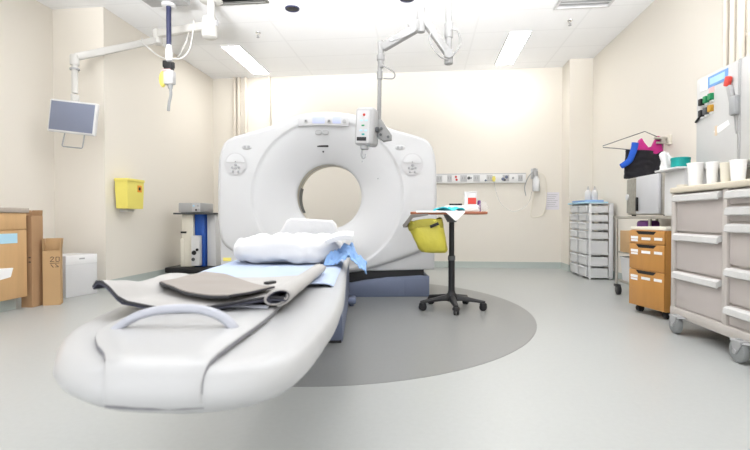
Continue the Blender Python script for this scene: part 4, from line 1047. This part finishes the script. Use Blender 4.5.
for x, y in ((KX - .026, KY1 - .125), (KX - .026, KY1 - .775), (KX1 - .08, KY1 - .10), (KX1 - .08, KY0 + .10)):
    cs = MB().cyl((x - .018, y, .066), (x + .018, y, .066), .066, n=28, bev=.010)
    c = ct.part('caster', cs, 'rubber')
    ct.part('caster_fork', MB().prism([(y - .05, .125), (y + .035, .125), (y + .03, .10), (y + .008, .055), (y - .008, .055), (y - .045, .10)], 'x', x - .026, x - .018, .003).prism([(y - .05, .125), (y + .035, .125), (y + .03, .10), (y + .008, .055), (y - .008, .055), (y - .045, .10)], 'x', x + .018, x + .026, .003).cyl((x - .03, y, .062), (x + .03, y, .062), .014, n=12).box(x - .028, x + .028, y - .05, y + .04, .115, .128, .004), 'lightgrey', parent=c)
    ct.part('brake_pedal', MB().bar((x, y - .03, .112), (x, y - .10, .125), .03, .010), 'palegrey', parent=c)
# cups and tubs on the cart top
def cup(x, y, r, h, lab, n=1, name='paper_cup', m='paper'):
    t = T(name, lab, 'cup', (x, y, 1.008), group='white cups on the drawer cart')
    t.part('cup_body', MB().lathe((0, 0, 0), [(.0, 0), (r * .74, 0), (r * .76, .004), (r * .97, h), (r * .93, h), (r * .72, .008), (0, .006)], n=26), m)
    t.part('rim', MB().lathe((0, 0, h - .004), [(r * .94, 0), (r * 1.03, .001), (r * 1.03, .007), (r * .94, .008)], n=26), m)
cup(1.825, 3.36, .050, .155, 'large white cup at the far end of the row on the cart top')
cup(1.85, 3.22, .036, .145, 'white cup second in the row on the cart top')
cup(1.875, 3.13, .030, .13, 'narrow cream cup in the middle of the row on the cart top', m='cream')
cup(1.86, 2.985, .045, .13, 'white cup nearest the wall cabinet door split on the cart top')
single('tape_roll', MB().lathe((1.80, 3.475, 1.008), [(.016, 0), (.032, 0), (.032, .02), (.016, .02), (.016, 0)], n=24), 'cream', 'cream roll of tape near the far corner of the cart top', 'tape', (1.80, 3.475, 1.008))
single('storage_box', MB().box(2.09, 2.33, 2.35, 2.83, 1.008, 1.10, .01), 'lightgrey', 'low grey box at the back of the cart top under the wall cabinet', 'box', (2.21, 2.59, 1.008))

# ------------------------------------------------------------------ wall cabinet with clips
wc = T('wall_cabinet', 'white wall cabinet hung above the drawer cart on the right wall', 'cabinet', (2.28, 3.1, 1.17), frame='W')
VX = 2.10
wc.part('carcass', MB().box(VX + .02, XR, 2.45, 3.862, 1.168, 1.862, .003), 'cabwhite')
for y0, y1 in ((3.385, 3.860), (2.917, 3.378), (2.45, 2.910)):
    d_ = wc.part('door', MB().box(VX, VX + .018, y0, y1, 1.17, 1.86, .004), 'cabwhite')
wc.part('end_strip', MB().box(VX - .004, VX + .0, 3.352, 3.374, 1.172, 1.858, .001), 'lightgrey', label='grey strip along the door split')
wc.part('light_pelmet', MB().box(VX + .03, XR - .02, 2.46, 3.40, 1.145, 1.168, .003), 'midgrey')
def onwall(name, y0, y1, z0, z1, m, lab, cat, th=.003, group=None, bev=0):
    return single(name, MB().box(VX - th, VX, y0, y1, z0, z1, bev), m, lab, cat, (VX, (y0 + y1) / 2, z0), group)
ntc = T('sign_card', 'blue and white card at the top of the wall cabinet door', 'sign', (VX, 3.62, 1.77), frame='W')
ntc.part('card', MB().box(VX - .003, VX, 3.485, 3.715, 1.755, 1.838), 'blueprint')
ntc.part('white_panel', MB().box(VX - .0042, VX - .0028, 3.515, 3.69, 1.775, 1.822), 'bluelabel')
onwall('white_card', 3.715, 3.81, 1.755, 1.835, 'paper', 'white card left of the blue card on the wall cabinet', 'card')
onwall('pink_note', 3.64, 3.70, 1.715, 1.755, 'pinkpaper', 'small pink note under the blue card on the wall cabinet', 'note')
k = 0
names = {('black', 0): 'black clip in the upper row of clips on the wall cabinet', ('green', 0): 'green clip in the middle of the upper row of clips',
         ('green', 1): 'green clip at the right end of the upper row of clips', ('black', 1): 'black clip at the left end of the lower row of clips',
         ('darkgrey', 0): 'dark grey clip in the middle of the lower row of clips', ('amber', 0): 'amber clip at the right end of the lower row of clips'}
cnt = {}
for row, cols in enumerate((('black', 'green', 'green'), ('black', 'darkgrey', 'amber'))):
    for c, m in enumerate(cols):
        y = 3.775 - c * .058; z = 1.665 - row * .085 + c * .006
        lab = names[(m, cnt.get(m, 0))]; cnt[m] = cnt.get(m, 0) + 1
        t = T('magnet_clip', lab, 'clip', (VX, y, z), group='coloured clips on the wall cabinet', frame='W')
        t.part('jaw', MB().box(VX - .028, VX, y - .019, y + .019, z - .02, z + .03, .004), m)
        t.part('tag', MB().box(VX - .012, VX, y - .017, y + .017, z - .035, z - .02, .002), 'paper')
single('pen', MB().cyl((VX - .008, 3.855, 1.535), (VX - .008, 3.79, 1.575), .008, n=10), 'black', 'black pen sticking out left of the lower row of clips', 'pen', (VX - .02, 3.82, 1.54))
br = T('hanging_brush', 'grey brush with red handle hanging near the wall cabinet door split', 'brush', (VX, 3.42, 1.55), frame='W')
br.part('handle', MB().obox((VX - .02, 3.455, 1.735), (.03, .05, .07), (.35, 0, 0), .01), 'red')
br.part('shaft', MB().bar((VX - .018, 3.445, 1.70), (VX - .018, 3.40, 1.56), .025, .035), 'lightgrey')
br.part('head', MB().box(VX - .035, VX - .0, 3.355, 3.425, 1.49, 1.62, .012), 'midgrey')
br.part('wire', MB().tube([(VX - .01, 3.40, 1.49), (VX - .012, 3.385, 1.40), (VX - .012, 3.375, 1.36)], .004, 8, 4), 'lightgrey')
single('paper_strip', MB().prism([(3.64, 1.42), (3.60, 1.45), (3.48, 1.475), (3.46, 1.44), (3.58, 1.405)], 'x', VX - .002, VX), 'paper', 'torn white paper strip taped low on the wall cabinet door', 'paper', (VX, 3.55, 1.4))
onwall('tape_strip', 3.60, 3.625, 1.39, 1.46, 'tan', 'tan strip of tape at the left end of the torn paper', 'tape')

# ------------------------------------------------------------------ light, world, camera
w = bpy.data.worlds.new('world'); scene.world = w; w.use_nodes = True
bg = w.node_tree.nodes['Background']; bg.inputs[0].default_value = (1.0, 1.0, 1.0, 1); bg.inputs[1].default_value = 1.0
ld = bpy.data.lights.new('added_fill_light', 'AREA'); ld.shape = 'RECTANGLE'; ld.size = 4.6; ld.size_y = .4; ld.energy = 68; ld.color = (1, 1, 1); ld.spread = math.radians(42)  # added fill behind the camera, aimed up to brighten ceiling and back wall
lo = bpy.data.objects.new('added_fill_light', ld); COL.objects.link(lo); lo.location = (-.2, -.7, 1.3)
lo.rotation_euler = (Vector((-.35, 4.6, 4.0)) - lo.location).to_track_quat('-Z', 'Y').to_euler()
cd = bpy.data.cameras.new('camera'); cam = bpy.data.objects.new('camera', cd); COL.objects.link(cam)
cd.sensor_width = 36; cd.lens = 465.1 / 750 * 36; cd.clip_start = .05
cam.matrix_world = Matrix.Translation((0, 0, .8)) @ Matrix.Rotation(.105, 4, 'Z') @ Matrix.Rotation(PI / 2 - .016, 4, 'X') @ Matrix.Rotation(-.001, 4, 'Z')
cd.dof.use_dof = True; cd.dof.focus_distance = 4.8; cd.dof.aperture_fstop = 5.0
scene.camera = cam
scene.view_settings.view_transform = 'Standard'; scene.view_settings.look = 'None'
scene.view_settings.gamma = 1; scene.view_settings.use_curve_mapping = False
scene.view_settings.exposure = 1.1
